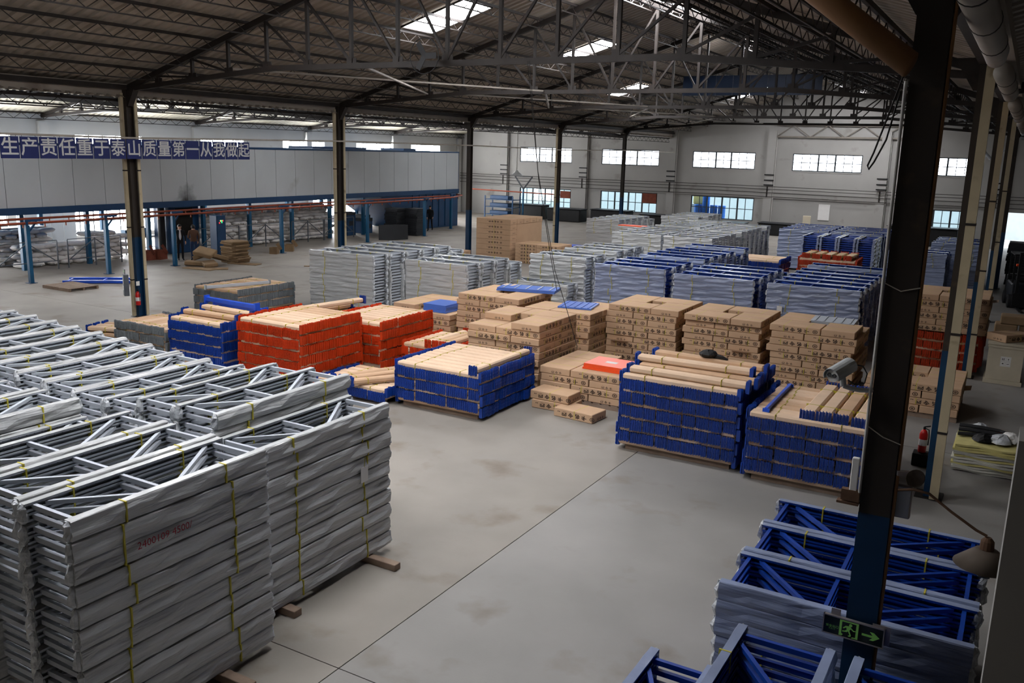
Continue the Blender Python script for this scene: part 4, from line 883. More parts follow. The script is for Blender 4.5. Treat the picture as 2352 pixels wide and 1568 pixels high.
# white pillar at the right edge of the view
pl_x = 25.0
tag(ob('wall_pillar', MB().b(pl_x, pl_x + .6, 5.1, 5.4, 0, 4.3).mesh('pillar', 'plaster')), 'white painted pier at the right edge beside the viewpoint', 'pillar')
# ================================================================ left aisle: coating line
XO = -12.1
t = thing('coating_oven', 'long raised white oven of the coating line on blue steelwork', 'oven', (XO, 0, 0))
y0_, y1_, n = 14.0, 55.9, 27
pw = (y1_ - y0_) / n; pm_ = MB().b(-.05, 0, -pw / 2 + .012, pw / 2 - .012, 2.72, 5.32).mesh('wall_panel', 'oven_white')
pms = MB().b(-.05, 0, -pw / 2 + .012, pw / 2 - .012, 2.72, 5.32).mesh('wall_panel', 'oven_sooty')
for i in range(n): ob('wall_panel', pms if 9 <= i <= 12 else pm_, t, (0, y0_ + pw * (i + .5), 0))
ob('core', MB().b(-4.2, -.055, y0_, y1_, 2.74, 5.28).mesh('core', 'grey_dark'), t)
ob('end_panel', MB().b(-4.2, 0, y1_, y1_ + .06, 2.7, 5.34).mesh('end_panel', 'machine_blue'), t)
ob('roof_edge', MB().b(-4.25, .02, y0_, y1_ + .07, 5.32, 5.42).mesh('roof_edge', 'machine_blue'), t)
for a, b_ in ((19, 21.5), (30, 32), (41, 46), (50, 51.4)): ob('roof_box', MB().b(-2.6, -.6, a, b_, 5.42, 5.56).mesh('roof_box', 'machine_blue'), t)
ob('edge_beam', MB().b(-.12, .06, y0_, y1_ + .05, 2.42, 2.72).mesh('edge_beam', 'machine_blue'), t)
ob('floor_deck', MB().b(-4.2, -.12, y0_, y1_, 2.5, 2.7).mesh('floor_deck', 'machine_blue'), t)
for y in (15.6, 19, 22.5, 25.6, 28.9, 32.3, 35.5, 38.8, 42.1, 45.3, 48.9, 52.9):
    for x in (-.35, -3.9): ob('support_post', MB().b(x - .09, x + .09, y - .09, y + .09, 0, 2.5).mesh('support_post', 'machine_teal'), t)
m = MB(); m.add([(-.02, 55.9, 0), (-4.1, 55.9, 0), (-4.1, 46.5, 2.5), (-.02, 46.5, 2.5), (-.02, 55.9, 2.5), (-4.1, 55.9, 2.5), (-.02, 51.0, 0.02), (-4.1, 51.0, .02)], [(3, 4, 0, 6), (2, 7, 1, 5), (3, 6, 7, 2), (6, 0, 1, 7), (0, 4, 5, 1), (3, 2, 5, 4)])
ob('sloping_hopper', m.mesh('sloping_hopper', 'machine_blue'), t)
for i in range(7): y = 50.2 + i * .8; ob('stiffener', MB().b(-.02, .03, y, y + .06, .9 if i < 1 else .1, 2.42).mesh('stiffener', 'machine_blue'), t)
# conveyor rails with hooks, on blue posts
def conveyor(pts, z, label):
    t = thing('conveyor_rail', label, 'conveyor', (0, 0, z)); ob('rail', MB().tube([(x, y, 0) for x, y in pts], .05, 8).mesh('rail', 'rail_orange'), t)
    hk = MB().b(-.015, .015, -.02, .02, -.17, -.04).mesh('hook', 'rail_orange'); y = 16.0
    while y < 53.5:
        for (xa, ya), (xb, yb) in zip(pts, pts[1:]):
            if min(ya, yb) <= y <= max(ya, yb): ob('hook', hk, t, (xa + (xb - xa) * (y - ya) / (yb - ya + 1e-6), y, 0)); break
        y += .9
conveyor([(-9.0, 12), (-9.0, 34), (-9.1, 47), (-9.6, 51.5), (-10.6, 54.2), (-11.6, 54.9)], 2.36, 'orange overhead conveyor rail nearer the columns')
conveyor([(-11.5, 12), (-11.5, 40), (-11.55, 54)], 2.30, 'orange overhead conveyor rail close under the oven')
def cpost(x, y, i):
    t = thing('conveyor_post', 'blue conveyor post with forked top, %s from the left' % ORD1[i], 'post', (x, y, 0), group='conveyor posts'); ob('shaft', MB().b(-.075, .075, -.075, .075, .015, 2.28).mesh('shaft', 'machine_teal'), t); ob('foot_plate', MB().b(-.16, .16, -.16, .16, 0, .015).mesh('foot_plate', 'machine_blue'), t)
    ob('brace', MB().bar((0, 0, 1.95), (0, .42, 2.42), .06).mesh('brace', 'machine_blue'), t); ob('top_arm', MB().b(-.05, .05, -.08, .55, 2.42, 2.5).mesh('top_arm', 'machine_blue'), t); ob('neck', MB().b(-.05, .05, -.06, .04, 2.28, 2.42).mesh('neck', 'machine_blue'), t)
for i, (x, y) in enumerate(((-9.0, 20.64), (-9.0, 24.11), (-9.05, 27.61), (-9.05, 34.49), (-9.3, 41.87), (-9.1, 47.45), (-10.9, 53.2))): cpost(x - .0, y, i)
# railing of grey angle iron before the sacks
for i, y in enumerate((17.5, 21.0, 24.2, 31.5, 34.8, 38.2, 41.0)):
    t = thing('guard_rail', 'grey angle-iron guard rail panel, %s from the left' % ORD1[i], 'railing', (-11.9, y, 0), group='guard rails before the sacks'); L = 2.7
    for z in (.35, 1.25): ob('rail_bar', MB().b(-.02, .02, 0, L, z, z + .035).mesh('rail_bar', 'grey_dark'), t)
    for a in (0, L * .5, L): ob('rail_post', MB().b(-.025, .025, a - .018, a + .018, 0, 1.25).mesh('rail_post', 'grey_dark'), t)
    ob('rail_brace', MB().bar((0, .1, .4), (0, L * .5, 1.22), .035).mesh('rail_brace', 'grey_dark'), t); ob('rail_brace', MB().bar((0, L * .95, .4), (0, L * .5, 1.22), .035).mesh('rail_brace', 'grey_dark'), t)
# sacks
def sack_mesh(seed, mt):
    rnd = random.Random(seed); m = MB(); nu, nv = 12, 7; L, W_, H_ = .84, .5, .23
    for i in range(nv + 1):
        u = i / nv * 2 - 1; k = (1 - abs(u) ** 5) ** .5 if abs(u) < 1 else 0
        for j in range(nu):
            a = 2 * math.pi * j / nu; c, s_ = math.cos(a), math.sin(a); f = .22 + .78 * k
            m.v.append((u * L / 2, W_ / 2 * (abs(c) ** .6) * (1 if c > 0 else -1) * (.75 + .25 * k) + rnd.uniform(-.012, .012), H_ / 2 + H_ / 2 * (abs(s_) ** .75) * (1 if s_ > 0 else -1) * f + rnd.uniform(-.008, .008)))
    for i in range(nv):
        for j in range(nu): a, b_ = i * nu + j, i * nu + (j + 1) % nu; m.f.append((a, b_, b_ + nu, a + nu)); m.mi.append(0)
    m.f += [tuple(reversed(range(nu))), tuple(nv * nu + j for j in range(nu))]; m.mi += [0, 0]
    return m.mesh('sack', mt, True)
SK = [sack_mesh(1, 'sack'), sack_mesh(2, 'sack'), sack_mesh(3, 'sack_b'), sack_mesh(4, 'sack')]
tie = MB().tube([(.39, 0, .08), (.45, .01, .09)], [.03, .045], 6).mesh('tied_end', 'sack_b')
def sack(x, y, z, rz, label, grp):
    t = tag(ob('sack', random.choice(SK), None, (x, y, z), rot=(random.uniform(-.08, .08), random.uniform(-.06, .06), rz)), label, 'sack', grp); ob('tied_end', tie, t)
def sack_wall(y0_, y1_, x, hf, name, lab):
    n = int((y1_ - y0_) / .66)
    for i in range(n):
        y = y0_ + (i + .5) * .66; h = hf(y)
        for k in range(int(h / .195)):
            sack(x - .03 * k + random.uniform(-.12, .12), y + random.uniform(-.1, .1) + (.3 if k % 2 else 0), k * .19, PI2 + random.uniform(-.4, .4) if k % 3 else random.uniform(-.3, .3), 'white woven sack, %s tier up, %s along the %s' % (ORD1[min(k, 14)], ORD1[i] if i < 15 else str(i + 1) + 'th', lab), name)
sack_wall(22.6, 28.4, -13.3, lambda y: 1.05 if y < 24.6 else (1.5 if y > 26 else 1.15), 'sacks of the left pile', 'left pile')
sack_wall(22.2, 25.0, -14.4, lambda y: 1.75, 'sacks of the left pile', 'tall back part of the left pile')
sack_wall(32.3, 43.3, -13.3, lambda y: 2.05, 'sacks of the long wall of sacks', 'long wall of sacks')
o = ob('sack_backing', MB().b(-15.6, -13.95, 32.3, 43.3, 0, 2.0).mesh('sack_backing', 'sack_b')); tag(o, 'mass of sacks packed behind the long sack wall', 'sacks', kind='stuff')
o = ob('sack_backing', MB().b(-15.8, -14.9, 22.3, 25.2, 0, 1.6).mesh('sack_backing', 'sack_b')); tag(o, 'mass of sacks packed behind the left sack pile', 'sacks', kind='stuff')
t = thing('sheet_partition', 'white corrugated sheet standing behind the left sack pile', 'partition', (-19.4, 26.5, 0))
for i in range(9): ob('sheet', MB().b(-.02, .03 if i % 2 else 0, i * .36, i * .36 + .34, .05, 2.45).mesh('sheet', 'oven_white'), t)
# burner, control cabinet, workbench
t = thing('burner_unit', 'dark sooty burner housing under the oven', 'burner', (-13.3, 31.3, 0)); ob('housing', MB().cbox((0, 0, 1.2), (1.2, 1.9, 2.38), .03).mesh('housing', 'machine_blue'), t); ob('soot_mouth', MB().b(.605, .63, -.55, .5, .9, 2.3).mesh('soot_mouth', 'soot'), t); ob('flue', MB().tube([(.3, -1.2, 0), (.3, -1.2, 2.4)], .18, 14).mesh('flue', 'black'), t)
t = thing('control_cabinet', 'tall blue control cabinet with small signal lamps', 'cabinet', (-10.6, 31.6, 0)); ob('case', MB().cbox((0, 0, 1.03), (.5, .6, 2.05), .015).mesh('case', 'machine_blue'), t)
ob('door', MB().cbox((.255, 0, 1.05), (.02, .54, 1.9), .005).mesh('door', 'machine_blue'), t)
for dy, dz, c in ((-.12, 1.68, 'lamp_red'), (-.05, 1.78, 'lamp_amber'), (.03, 1.78, 'lamp_green'), (.03, 1.7, 'lamp_green'), (.1, 1.78, 'lamp_red')): ob('signal_lamp', MB().b(.265, .285, dy - .022, dy + .022, dz - .03, dz + .03).mesh('signal_lamp', c), t)
t = thing('workbench', 'cluttered steel workbench before the bright window', 'bench', (-14.3, 29.6, 0)); ob('top', MB().box((0, 0, .85), (.7, 1.9, .05)).mesh('top', 'grey_dark'), t)
for a in (-.3, .3):
    for b_ in (-.88, .88): ob('leg', MB().box((a, b_, .41), (.05, .05, .82)).mesh('leg', 'grey_dark'), t)
ob('lower_shelf', MB().box((0, 0, .3), (.64, 1.8, .03)).mesh('lower_shelf', 'grey_dark'), t)
for i, (a, h_) in enumerate(((-.6, .35), (.0, .25), (.55, .4))): tag(ob('machine_part', MB().cbox((0, 0, h_ / 2), (.35, .35, h_), .02).mesh('part', 'machine_teal' if i != 1 else 'oven_white'), None, (-14.3, 29.6 + a, .876)), 'small machine part on the workbench, %s from left' % ORD1[i], 'part')
# people
def person(loc, rz, J, mats, label, hair_len=.0):
    """skinned stick figure; J maps joint -> position, front of the body is -y"""
    E_ = [('pel', 'spine'), ('spine', 'chest'), ('chest', 'neck'), ('neck', 'head'), ('head', 'crown')]
    for s_ in 'LR': E_ += [('pel', 'hip' + s_), ('hip' + s_, 'knee' + s_), ('knee' + s_, 'ank' + s_), ('ank' + s_, 'toe' + s_), ('chest', 'sho' + s_), ('sho' + s_, 'elb' + s_), ('elb' + s_, 'wri' + s_)]
    RAD = dict(pel=(.15, .11), spine=(.145, .105), chest=(.165, .115), neck=(.055, .06), head=(.082, .095), crown=(.07, .085))
    for s_ in 'LR': RAD.update({'hip' + s_: (.085, .09), 'knee' + s_: (.058, .06), 'ank' + s_: (.042, .05), 'toe' + s_: (.04, .032), 'sho' + s_: (.06, .065), 'elb' + s_: (.045, .047), 'wri' + s_: (.03, .032)})
    names = list(J); me = bpy.data.meshes.new('body'); me.from_pydata([J[k] for k in names], [(names.index(a), names.index(b_)) for a, b_ in E_], []); o = bpy.data.objects.new('person', me); COL.objects.link(o)
    sm = o.modifiers.new('skin', 'SKIN'); sm.use_smooth_shade = True
    if not me.skin_vertices: me.skin_vertices.new() if hasattr(me.skin_vertices, 'new') else None
    for i, k in enumerate(names): me.skin_vertices[0].data[i].radius = RAD[k]; me.skin_vertices[0].data[i].use_root = (k == 'pel')
    ss = o.modifiers.new('sub', 'SUBSURF'); ss.levels = 2; ss.render_levels = 2
    dg = bpy.context.evaluated_depsgraph_get(); ev = bpy.data.meshes.new_from_object(o.evaluated_get(dg)); bpy.data.objects.remove(o)
    # hands: palm, four fingers, thumb
    h = MB()
    for s_ in 'LR':
        w_, e = Vector(J['wri' + s_]), Vector(J['elb' + s_]); d = (w_ - e).normalized(); sd = Vector((1, 0, 0)) if s_ == 'L' else Vector((-1, 0, 0)); fr = Vector((0, -1, 0)); fr = (fr - d * fr.dot(d)).normalized()
        h.tube([w_, w_ + d * .05, w_ + d * .09], [.026, .036, .034], 7)
        for i, l in enumerate((.07, .078, .072, .055)):
            b_ = w_ + d * .085 + fr * (.03 - .02 * i); h.tube([b_, b_ + d * l * .55, b_ + d * l + sd * -.02], [.0095, .009, .007], 5)
        b_ = w_ + d * .035 + fr * .03; h.tube([b_, b_ + d * .03 + fr * .025, b_ + d * .06 + fr * .03], [.012, .011, .008], 5)
    nv = len(ev.vertices); V = [tuple(v.co) for v in ev.vertices] + h.v; F = [tuple(p.vertices) for p in ev.polygons]; nb = len(F); F += [tuple(nv + i for i in f) for f in h.f]
    me = bpy.data.meshes.new('person'); me.from_pydata(V, [], F)
    for k in ('skin', mats[0], mats[1], mats[2], 'black'): me.materials.append(MATS[k])
    wz = {s_: J['wri' + s_] for s_ in 'LR'}
    for i, p in enumerate(me.polygons):
        c = p.center; p.use_smooth = True
        if i >= nb: p.material_index = 0; continue
        if c.z > J['neck'][2] + .0: k = 0
        elif c.z < .09: k = 4
        elif c.z < J['pel'][2] - .02 and min((Vector(c) - Vector(J['wri' + s_])).length for s_ in 'LR') > .12 and abs(c.x) < .24: k = 2
        else: k = 1
        if k == 1 and min((Vector(c) - Vector(J['wri' + s_])).length for s_ in 'LR') < .025: k = 0
        if k == 1 and c.y < J['chest'][1] - .06 and abs(c.x) < .05 and c.z > J['pel'][2] + .05: k = 3
        p.material_index = k
    t = tag(ob('person', me, None, loc, rz), label, 'person')
    hx, hy, hz = J['head']; cx_, cy_, cz_ = J['crown']
    hm = MB(); n = 12
    for i in range(6):
        a = math.pi / 2 * i / 5; zz = math.sin(a) * .11 + hz + .035; rr = math.cos(a)
        for j in range(n): b_ = 2 * math.pi * j / n; fy = math.sin(b_); hm.v.append((hx + .093 * rr * math.cos(b_), hy + .012 + .106 * rr * fy, zz - (.085 if fy > .2 else .0) * (1 - i / 5) - hair_len * (fy > -.3) * (1 - i / 5)))
    for i in range(5):
        for j in range(n): a, b_ = i * n + j, i * n + (j + 1) % n; hm.f.append((a, b_, b_ + n, a + n)); hm.mi.append(0)
    ob('hair', hm.mesh('hair', 'hair', True), t)
    ob('nose', MB().prism([(-.012, 0), (.012, 0), (.004, .045), (-.004, .045)], .028, lambda a, b_, c: (hx + a * (1 - c * 12), hy - .086 - c, hz - .012 + b_ * (1 - c * 8))).mesh('nose', 'skin'), t)
    for s_ in (-1, 1): ob('eye', MB().box((hx + s_ * .032, hy - .088, hz + .03), (.022, .012, .01)).mesh('eye', 'black'), t); ob('ear', MB().cbox((hx + s_ * .086, hy + .005, hz + .012), (.018, .035, .058), .006).mesh('ear', 'skin'), t)
    ob('mouth', MB().box((hx, hy - .084, hz - .04), (.04, .012, .008)).mesh('mouth', 'timber_red'), t)
    return t
def pose(armL, armR, legL, legR, head=(0, -.02)):
    J = dict(pel=(0, 0, .95), spine=(0, .01, 1.13), chest=(0, .0, 1.36), neck=(0, -.005, 1.50), head=(head[0], head[1], 1.61), crown=(head[0], head[1] + .01, 1.69))
    for s_, sg, A, L_ in (('L', 1, armL, legL), ('R', -1, armR, legR)):
        J['hip' + s_] = (.095 * sg, 0, .90); J['knee' + s_] = (.10 * sg, L_[0], .50); J['ank' + s_] = (.10 * sg, L_[1], .085 + L_[2]); J['toe' + s_] = (.115 * sg, L_[1] - .17, .04 + L_[2] * .6)
        J['sho' + s_] = (.185 * sg, 0, 1.42); J['elb' + s_] = (sg * A[0], A[1], A[2]); J['wri' + s_] = (sg * A[3], A[4], A[5])
    return J
st = ((.25, .03, 1.14, .24, -.08, .92), (.25, .04, 1.14, .23, -.05, .91), (-.02, .02, 0), (-.01, .03, 0))
person((-10.45, 29.1, 0), R(60), pose(*st), ('jacket_black', 'trousers', 'shirt'), 'man in black jacket and white shirt standing by the oven')
person((-9.9, 29.45, 0), R(-115), pose((.26, .02, 1.14, .14, -.2, 1.06), (.25, .04, 1.14, .22, -.06, .91), (-.01, .02, 0), (-.03, .0, 0)), ('jacket_brown', 'jeans', 'jacket_brown'), 'person in brown jacket and jeans facing the man in black')
person((-10.95, 50.7, 0), R(25), pose((.24, -.12, 1.15, .24, -.30, .98), (.24, .16, 1.16, .25, .2, .92), (.12, .32, .05), (-.16, -.26, 0)), ('jacket_black', 'trousers', 'jacket_black'), 'person in dark clothes walking past the blue hopper', hair_len=.04)
# odds and ends on the left floor
pallet(-7.6, -5.95, 20.2, 21.45, 'empty low pallet on the floor by the first conveyor post', .12)
t = thing('floor_frame', 'single blue rack frame lying flat behind the pallet', 'frame', (-7.2, 22.6, .02), R(40))
for s_ in (-1, 1): ob('upright_post', MB().b(-1.45, 1.45, s_ * .45 - .05, s_ * .45 + .05, 0, .1).mesh('upright_post', 'blue_bright'), t)
for x in (-1.3, 0, 1.3): ob('strut', MB().b(x - .03, x + .03, -.4, .4, .03, .08).mesh('strut', 'blue_bright'), t)
ob('film_sheet', MB().b(-1.1, 1.1, -.4, .4, .0, .01).mesh('film_sheet', 'film_clear'), t)
t0 = (-8.0, 30.3)
for i in range(12):
    tag(ob('flattened_carton', MB().cbox((0, 0, .04), (1.0 + random.uniform(-.1, .1), .95 + random.uniform(-.1, .1), .085), .02).mesh('flat', 'carton_old'), None, (t0[0] + random.uniform(-.07, .07), t0[1] + random.uniform(-.07, .07), i * .088), random.uniform(-.15, .15)), 'flattened waste carton, %s from the bottom of the waste pile' % ORD1[i], 'cardboard', 'flattened cartons in the waste pile')
for i, (x, y, rx, ry, rz, z, sx, sy, h_) in enumerate(((-8.1, 28.55, .3, .2, .4, .62, .9, .7, .2), (-7.75, 29.1, -.2, .3, 1.0, .36, .7, .6, .18), (-8.6, 28.8, .1, -.35, .2, .42, .7, .6, .22), (-7.6, 28.35, .1, .1, -.5, .15, .8, .6, .18), (-8.4, 28.2, 0, .08, .8, .13, .9, .6, .18))): tag(ob('crushed_carton', MB().cbox((0, 0, 0), (sx, sy, h_), .03).mesh('crushed', 'carton_old'), None, (x, y, z), rot=(rx, ry, rz)), 'crushed carton in the waste heap, %s' % ('topmost', 'right upper', 'left upper', 'right lower', 'left lower')[i], 'cardboard', 'crushed cartons')
for i, (x, y, r_, sx) in enumerate(((-7.2, 30.1, .3, 1.5), (-7.4, 27.6, .1, 1.6), (-6.9, 28.0, .8, 1.2), (-3.6, 31.9, .55, 2.2), (-2.7, 34.5, .5, 1.6))): tag(ob('cardboard_sheet', MB().box((0, 0, .015), (sx, .55 if i < 3 else .16, .03)).mesh('sheet', 'carton_old'), None, (x, y, .002 + i * .001), r_), 'flat scrap of cardboard on the floor, %s' % ('right of the waste pile', 'in front of the waste heap', 'lying over another scrap', 'long strip near the grey row', 'strip nearer the second column')[i], 'cardboard')
for i, (x, y, a, mt) in enumerate(((-11.7, 28.2, .5, 'timber_red'), (-11.55, 28.75, .5, 'timber_red'), (-9.12, 34.0, .38, 'carton_old'), (-9.4, 35.4, .42, 'carton_old'))):
    t = thing('open_box', '%s open box on the floor %s' % (('red', 'red', 'brown', 'brown')[i], ('left by the bright windows', 'right by the bright windows', 'left of the fourth conveyor post', 'right of the fourth conveyor post')[i]), 'box', (x, y, 0), .2 * i); h_ = a * .9
    for s_ in (-1, 1): ob('side', MB().box((s_ * a / 2, 0, h_ / 2), (.02, a, h_)).mesh('side', mt), t); ob('side', MB().box((0, s_ * a / 2, h_ / 2), (a - .02, .02, h_)).mesh('side', mt), t)
    ob('base', MB().box((0, 0, .01), (a - .02, a - .02, .02)).mesh('base', mt), t)
    ob('flap', MB().bar((a / 2, 0, h_), (a / 2 + .14, 0, h_ + .1), a, .01, up=(0, 1, 0)).mesh('flap', mt), t)
for i, (x, y) in enumerate(((-10.9, 46.7), (-9.95, 47.6))):
    for k in range(14): tag(ob('dark_board', MB().box((0, 0, .06), (.95 + random.uniform(-.05, .05), 1.0 + random.uniform(-.05, .05), .118)).mesh('dark_board', 'dark_panel'), None, (x + random.uniform(-.04, .04), y + random.uniform(-.04, .04), k * .126)), 'dark board in the %s tall dark stack, %s from the floor' % (('left', 'right')[i], ORD1[k]), 'board', 'tall dark stacks in the left aisle')
for i in range(7): tag(ob('leaning_panel', MB().box((0, 0, .46), (.9, .025, .92)).mesh('leaning_panel', 'dark_panel'), None, (-9.25 + .06 * i, 43.6 + .17 * i, .012), rot=(R(-13), 0, R(40))), 'dark panel leaning against the next, %s from left' % ORD1[i], 'panel', 'row of leaning dark panels')
for i, (x, y, sx, h_, mt) in enumerate(((-13.0, 44.4, .7, 1.3, 'machine_blue'), (-14.4, 47.3, 1.2, .9, 'blue_bright'), (-13.3, 46.3, 1.0, .8, 'machine_blue'))):
    t = thing('machine_cabinet', 'blue machine cabinet under the oven, %s of three' % ('dark-topped first', 'bright', 'last')[i], 'cabinet', (x, y, 0)); ob('case', MB().cbox((0, 0, h_ / 2), (sx, .8, h_), .02).mesh('case', mt), t); ob('top', MB().box((0, 0, h_ + .1), (sx, .8, .2)).mesh('top', 'dark_panel'), t); ob('vent', MB().box((sx / 2 + .006, 0, h_ * .6), (.012, .5, .3)).mesh('vent', 'dark_panel'), t)
# blue scissor racks near the far left corner
t = thing('trolley_rack', 'blue wire trolley rack near the far left corner', 'rack', (-13.5, 62, 0))
for x in (0, 2.6):
    for y in (0, 1.2): ob('post', MB().box((x, y, 1.0), (.08, .08, 2.0)).mesh('post', 'machine_blue'), t)
for z in (.5, 1.1, 1.7): ob('shelf', MB().box((1.3, .6, z), (2.6, 1.2, .05)).mesh('shelf', 'machine_blue'), t); ob('load', MB().cbox((1.2, .6, z + .17), (1.7, .8, .28), .02).mesh('load', 'machine_blue'), t)
t = thing('chute_hopper', 'funnel frame with orange rail by the far left corner', 'hopper', (-11.5, 63, 0)); ob('rail', MB().tube([(-4, 0, 2.4), (4.5, 0, 2.3)], .05, 8).mesh('rail', 'rail_orange'), t); ob('stem', MB().tube([(1, 0, 0), (1, 0, 2.6)], .07, 8).mesh('stem', 'machine_teal'), t)
for a in (.2, 1.8): ob('arm', MB().bar((1, 0, 2.6), (a, 0, 3.6), .09).mesh('arm', 'dark_panel'), t)
ob('rim', MB().bar((.2, 0, 3.6), (1.8, 0, 3.6), .06).mesh('rim', 'dark_panel'), t)
# dark covers along the far wall
for i, (x, y, sx, h_) in enumerate(((-12.0, 66.6, 3.4, 1.15), (-8.2, 66.4, 3.0, 1.0), (-4.2, 66.5, 3.2, 1.1), (-.2, 66.4, 2.6, .95), (4.4, 67.0, 4.4, .7), (8.9, 66.9, 2.4, .85), (11.5, 66.8, 2.6, .8), (18.8, 67.0, 4.4, 1.2))):
    t = thing('covered_stack', 'dark covered goods along the far wall, %s from left' % ORD1[i], 'covered goods', (x, y, 0)); ob('goods', MB().cbox((0, 0, h_ / 2), (sx, 1.4, h_), .06).mesh('goods', 'black'), t); ob('cover', MB().cbox((0, 0, h_ + .03), (sx + .1, 1.5, .07), .03).mesh('cover', 'dark_panel'), t)
t = thing('desk_chair', 'grey chair back standing by the far wall', 'chair', (11.2, 65.9, .0)); ob('seat', MB().cbox((0, 0, .87), (.5, .5, .08), .02).mesh('seat', 'grey_dark'), t); ob('backrest', MB().cbox((0, .22, 1.25), (.55, .06, .7), .02).mesh('backrest', 'crate'), t)
for a in (-.2, .2):
    for b_ in (-.2, .2): ob('leg', MB().box((a, b_, .41), (.04, .04, .83)).mesh('leg', 'grey_dark'), t)
# ================================================================ right hand side
t = thing('plywood_crate', 'pale plywood crate with handling-mark label', 'crate', (24.87, 26.45, 0)); ob('body', MB().box((0, 0, .58), (.82, .9, .92)).mesh('body', 'crate'), t); ob('lid', MB().box((0, 0, 1.08), (.88, .96, .07)).mesh('lid', 'crate'), t); ob('foot_frame', MB().box((0, 0, .06), (.9, .94, .11)).mesh('foot_frame', 'crate'), t); ob('lid_batten', MB().box((0, -.46, 1.0), (.86, .03, .06)).mesh('lid_batten', 'crate'), t)
lb = ob('handling_label', MB().box((.02, -.452, .62), (.24, .003, .26)).mesh('handling_label', 'paper'), t); m = MB()
for a, b_ in ((-.04, .06), (.08, .06), (-.04, -.06), (.08, -.06)):
    for q in ((-.05, .05, .048, .05), (-.05, .05, -.05, -.048), (-.05, -.048, -.05, .05), (.048, .05, -.05, .05)): m.b(a + q[0], a + q[1], -.4545, -.4538, .62 + b_ + q[2], .62 + b_ + q[3])
for pl in ([(-.065, .03), (-.05, .03), (-.05, .09), (-.065, .09)], [(-.03, .03), (-.015, .03), (-.015, .09), (-.03, .09)], [(.06, .08), (.1, .08), (.083, .055), (.083, .035), (.095, .03), (.065, .03), (.077, .035), (.077, .055)], [(-.07, -.07), (-.01, -.07), (-.04, -.035)], [(.05, -.075), (.11, -.06), (.1, -.05), (.05, -.062)]): m.prism(pl, .0008, lambda a, b_, c: (a, -.4537 - c, .62 + b_))
ob('pictograms', m.mesh('pictograms', 'ink'), lb)
carton(CS2, (24.9, 26.5, 1.117), .9, 'open carton lying on the plywood crate', 'cartons on the crate', nb=1)
for i, (x, y, z) in enumerate(((24.75, 34.6, .0), (25.5, 34.7, .0), (25.1, 34.6, .3))): tag(ob('wrapped_pack', MB().cbox((0, 0, .15), (1.1 if i == 2 else .7, .7, .29), .03).mesh('wrapped_pack', 'carton_old'), None, (x, y, z)), 'film-wrapped flat pack beyond the crate, %s' % ('lower left', 'lower right', 'upper')[i], 'pack')
t = thing('forklift', 'dark forklift parked in the right aisle', 'forklift', (25.1, 41.2, 0), R(8))
for s_ in (-1, 1):
    ob('mast_rail', MB().b(s_ * .32 - .05, s_ * .32 + .05, -.9, -.76, .08, 2.25).mesh('mast_rail', 'black'), t); ob('fork', MB().b(s_ * .25 - .06, s_ * .25 + .06, -2.0, -.92, .05, .09).mesh('fork', 'black'), t); ob('guard_post', MB().b(s_ * .45 - .03, s_ * .45 + .03, -.5, -.44, 1.0, 2.1).mesh('guard_post', 'black'), t); ob('guard_post', MB().b(s_ * .45 - .03, s_ * .45 + .03, .7, .76, 1.0, 2.1).mesh('guard_post', 'black'), t)
    for y in (-.55, .75): ob('wheel', along(MB().lathe([(.0001, -.09), (.2, -.09), (.27, -.07), (.27, .07), (.2, .09), (.0001, .09)], n=18), lambda a, b_, c: (s_ * .48 + c, y + a, .27 + b_)).mesh('wheel', 'rubber'), t)
    ob('head_lamp', MB().cbox((s_ * .4, -.8, 1.75), (.1, .1, .1), .02).mesh('head_lamp', 'orange_bright' if s_ < 0 else 'alu'), t)
for z in (.5, 1.3, 2.2): ob('cross_bar', MB().b(-.27, .27, -.88, -.8, z, z + .1).mesh('cross_bar', 'black'), t)
ob('carriage', MB().b(-.45, .45, -.99, -.91, .1, .65).mesh('carriage', 'black'), t); ob('chassis', MB().cbox((0, .2, .62), (.95, 1.5, .7), .05).mesh('chassis', 'dark_panel'), t); ob('counterweight', MB().cbox((0, 1.1, .75), (.95, .4, .9), .08).mesh('counterweight', 'black'), t); ob('overhead_guard', MB().b(-.5, .5, -.5, .8, 2.1, 2.15).mesh('overhead_guard', 'black'), t); ob('seat', MB().cbox((0, .3, 1.1), (.45, .45, .2), .04).mesh('seat', 'rubber'), t)
for k in range(16): tag(ob('dark_board', MB().box((0, 0, .06), (1.3 + random.uniform(-.06, .06), 1.2, .12)).mesh('dark_board', 'dark_panel'), None, (24.95 + random.uniform(-.04, .04), 48.9, k * .126)), 'dark board in the stack behind the forklift, %s' % (ORD1[k] + ' from floor' if k < 15 else 'topmost'), 'board', 'dark stack behind the forklift')
# foam sheets, black tubes and film beside the second right column
fm = [MB(), MB()]
for k in range(12):
    m = MB(); n = 8; sx, sy = 1.05, 1.2
    for i in range(n + 1):
        for j in (0, 1):
            for z in (0, .035): m.v.append((-sx / 2 + sx * i / n, -sy / 2 + sy * j, z + .012 * math.sin(i * 1.1 + k)))
    for i in range(n): a = i * 4; m.f += [(a, a + 4, a + 6, a + 2), (a + 1, a + 3, a + 7, a + 5), (a, a + 1, a + 5, a + 4), (a + 2, a + 6, a + 7, a + 3)]
    m.f += [(0, 2, 3, 1), (n * 4, n * 4 + 1, n * 4 + 3, n * 4 + 2)]; m.mi = [0] * len(m.f)
    tag(ob('foam_sheet', m.mesh('foam_sheet', 'foam_yellow' if k in (3, 6, 9, 10, 11) else 'foam_white'), None, (24.78 + random.uniform(-.03, .03), 18.55 + random.uniform(-.03, .03), .015 + k * .043), random.uniform(-.03, .03)), '%s foam sheet, %s from the floor, by the second right column' % ('yellow' if k in (3, 6, 9, 10, 11) else 'white', ORD1[k]), 'foam sheet', 'pile of foam sheets')
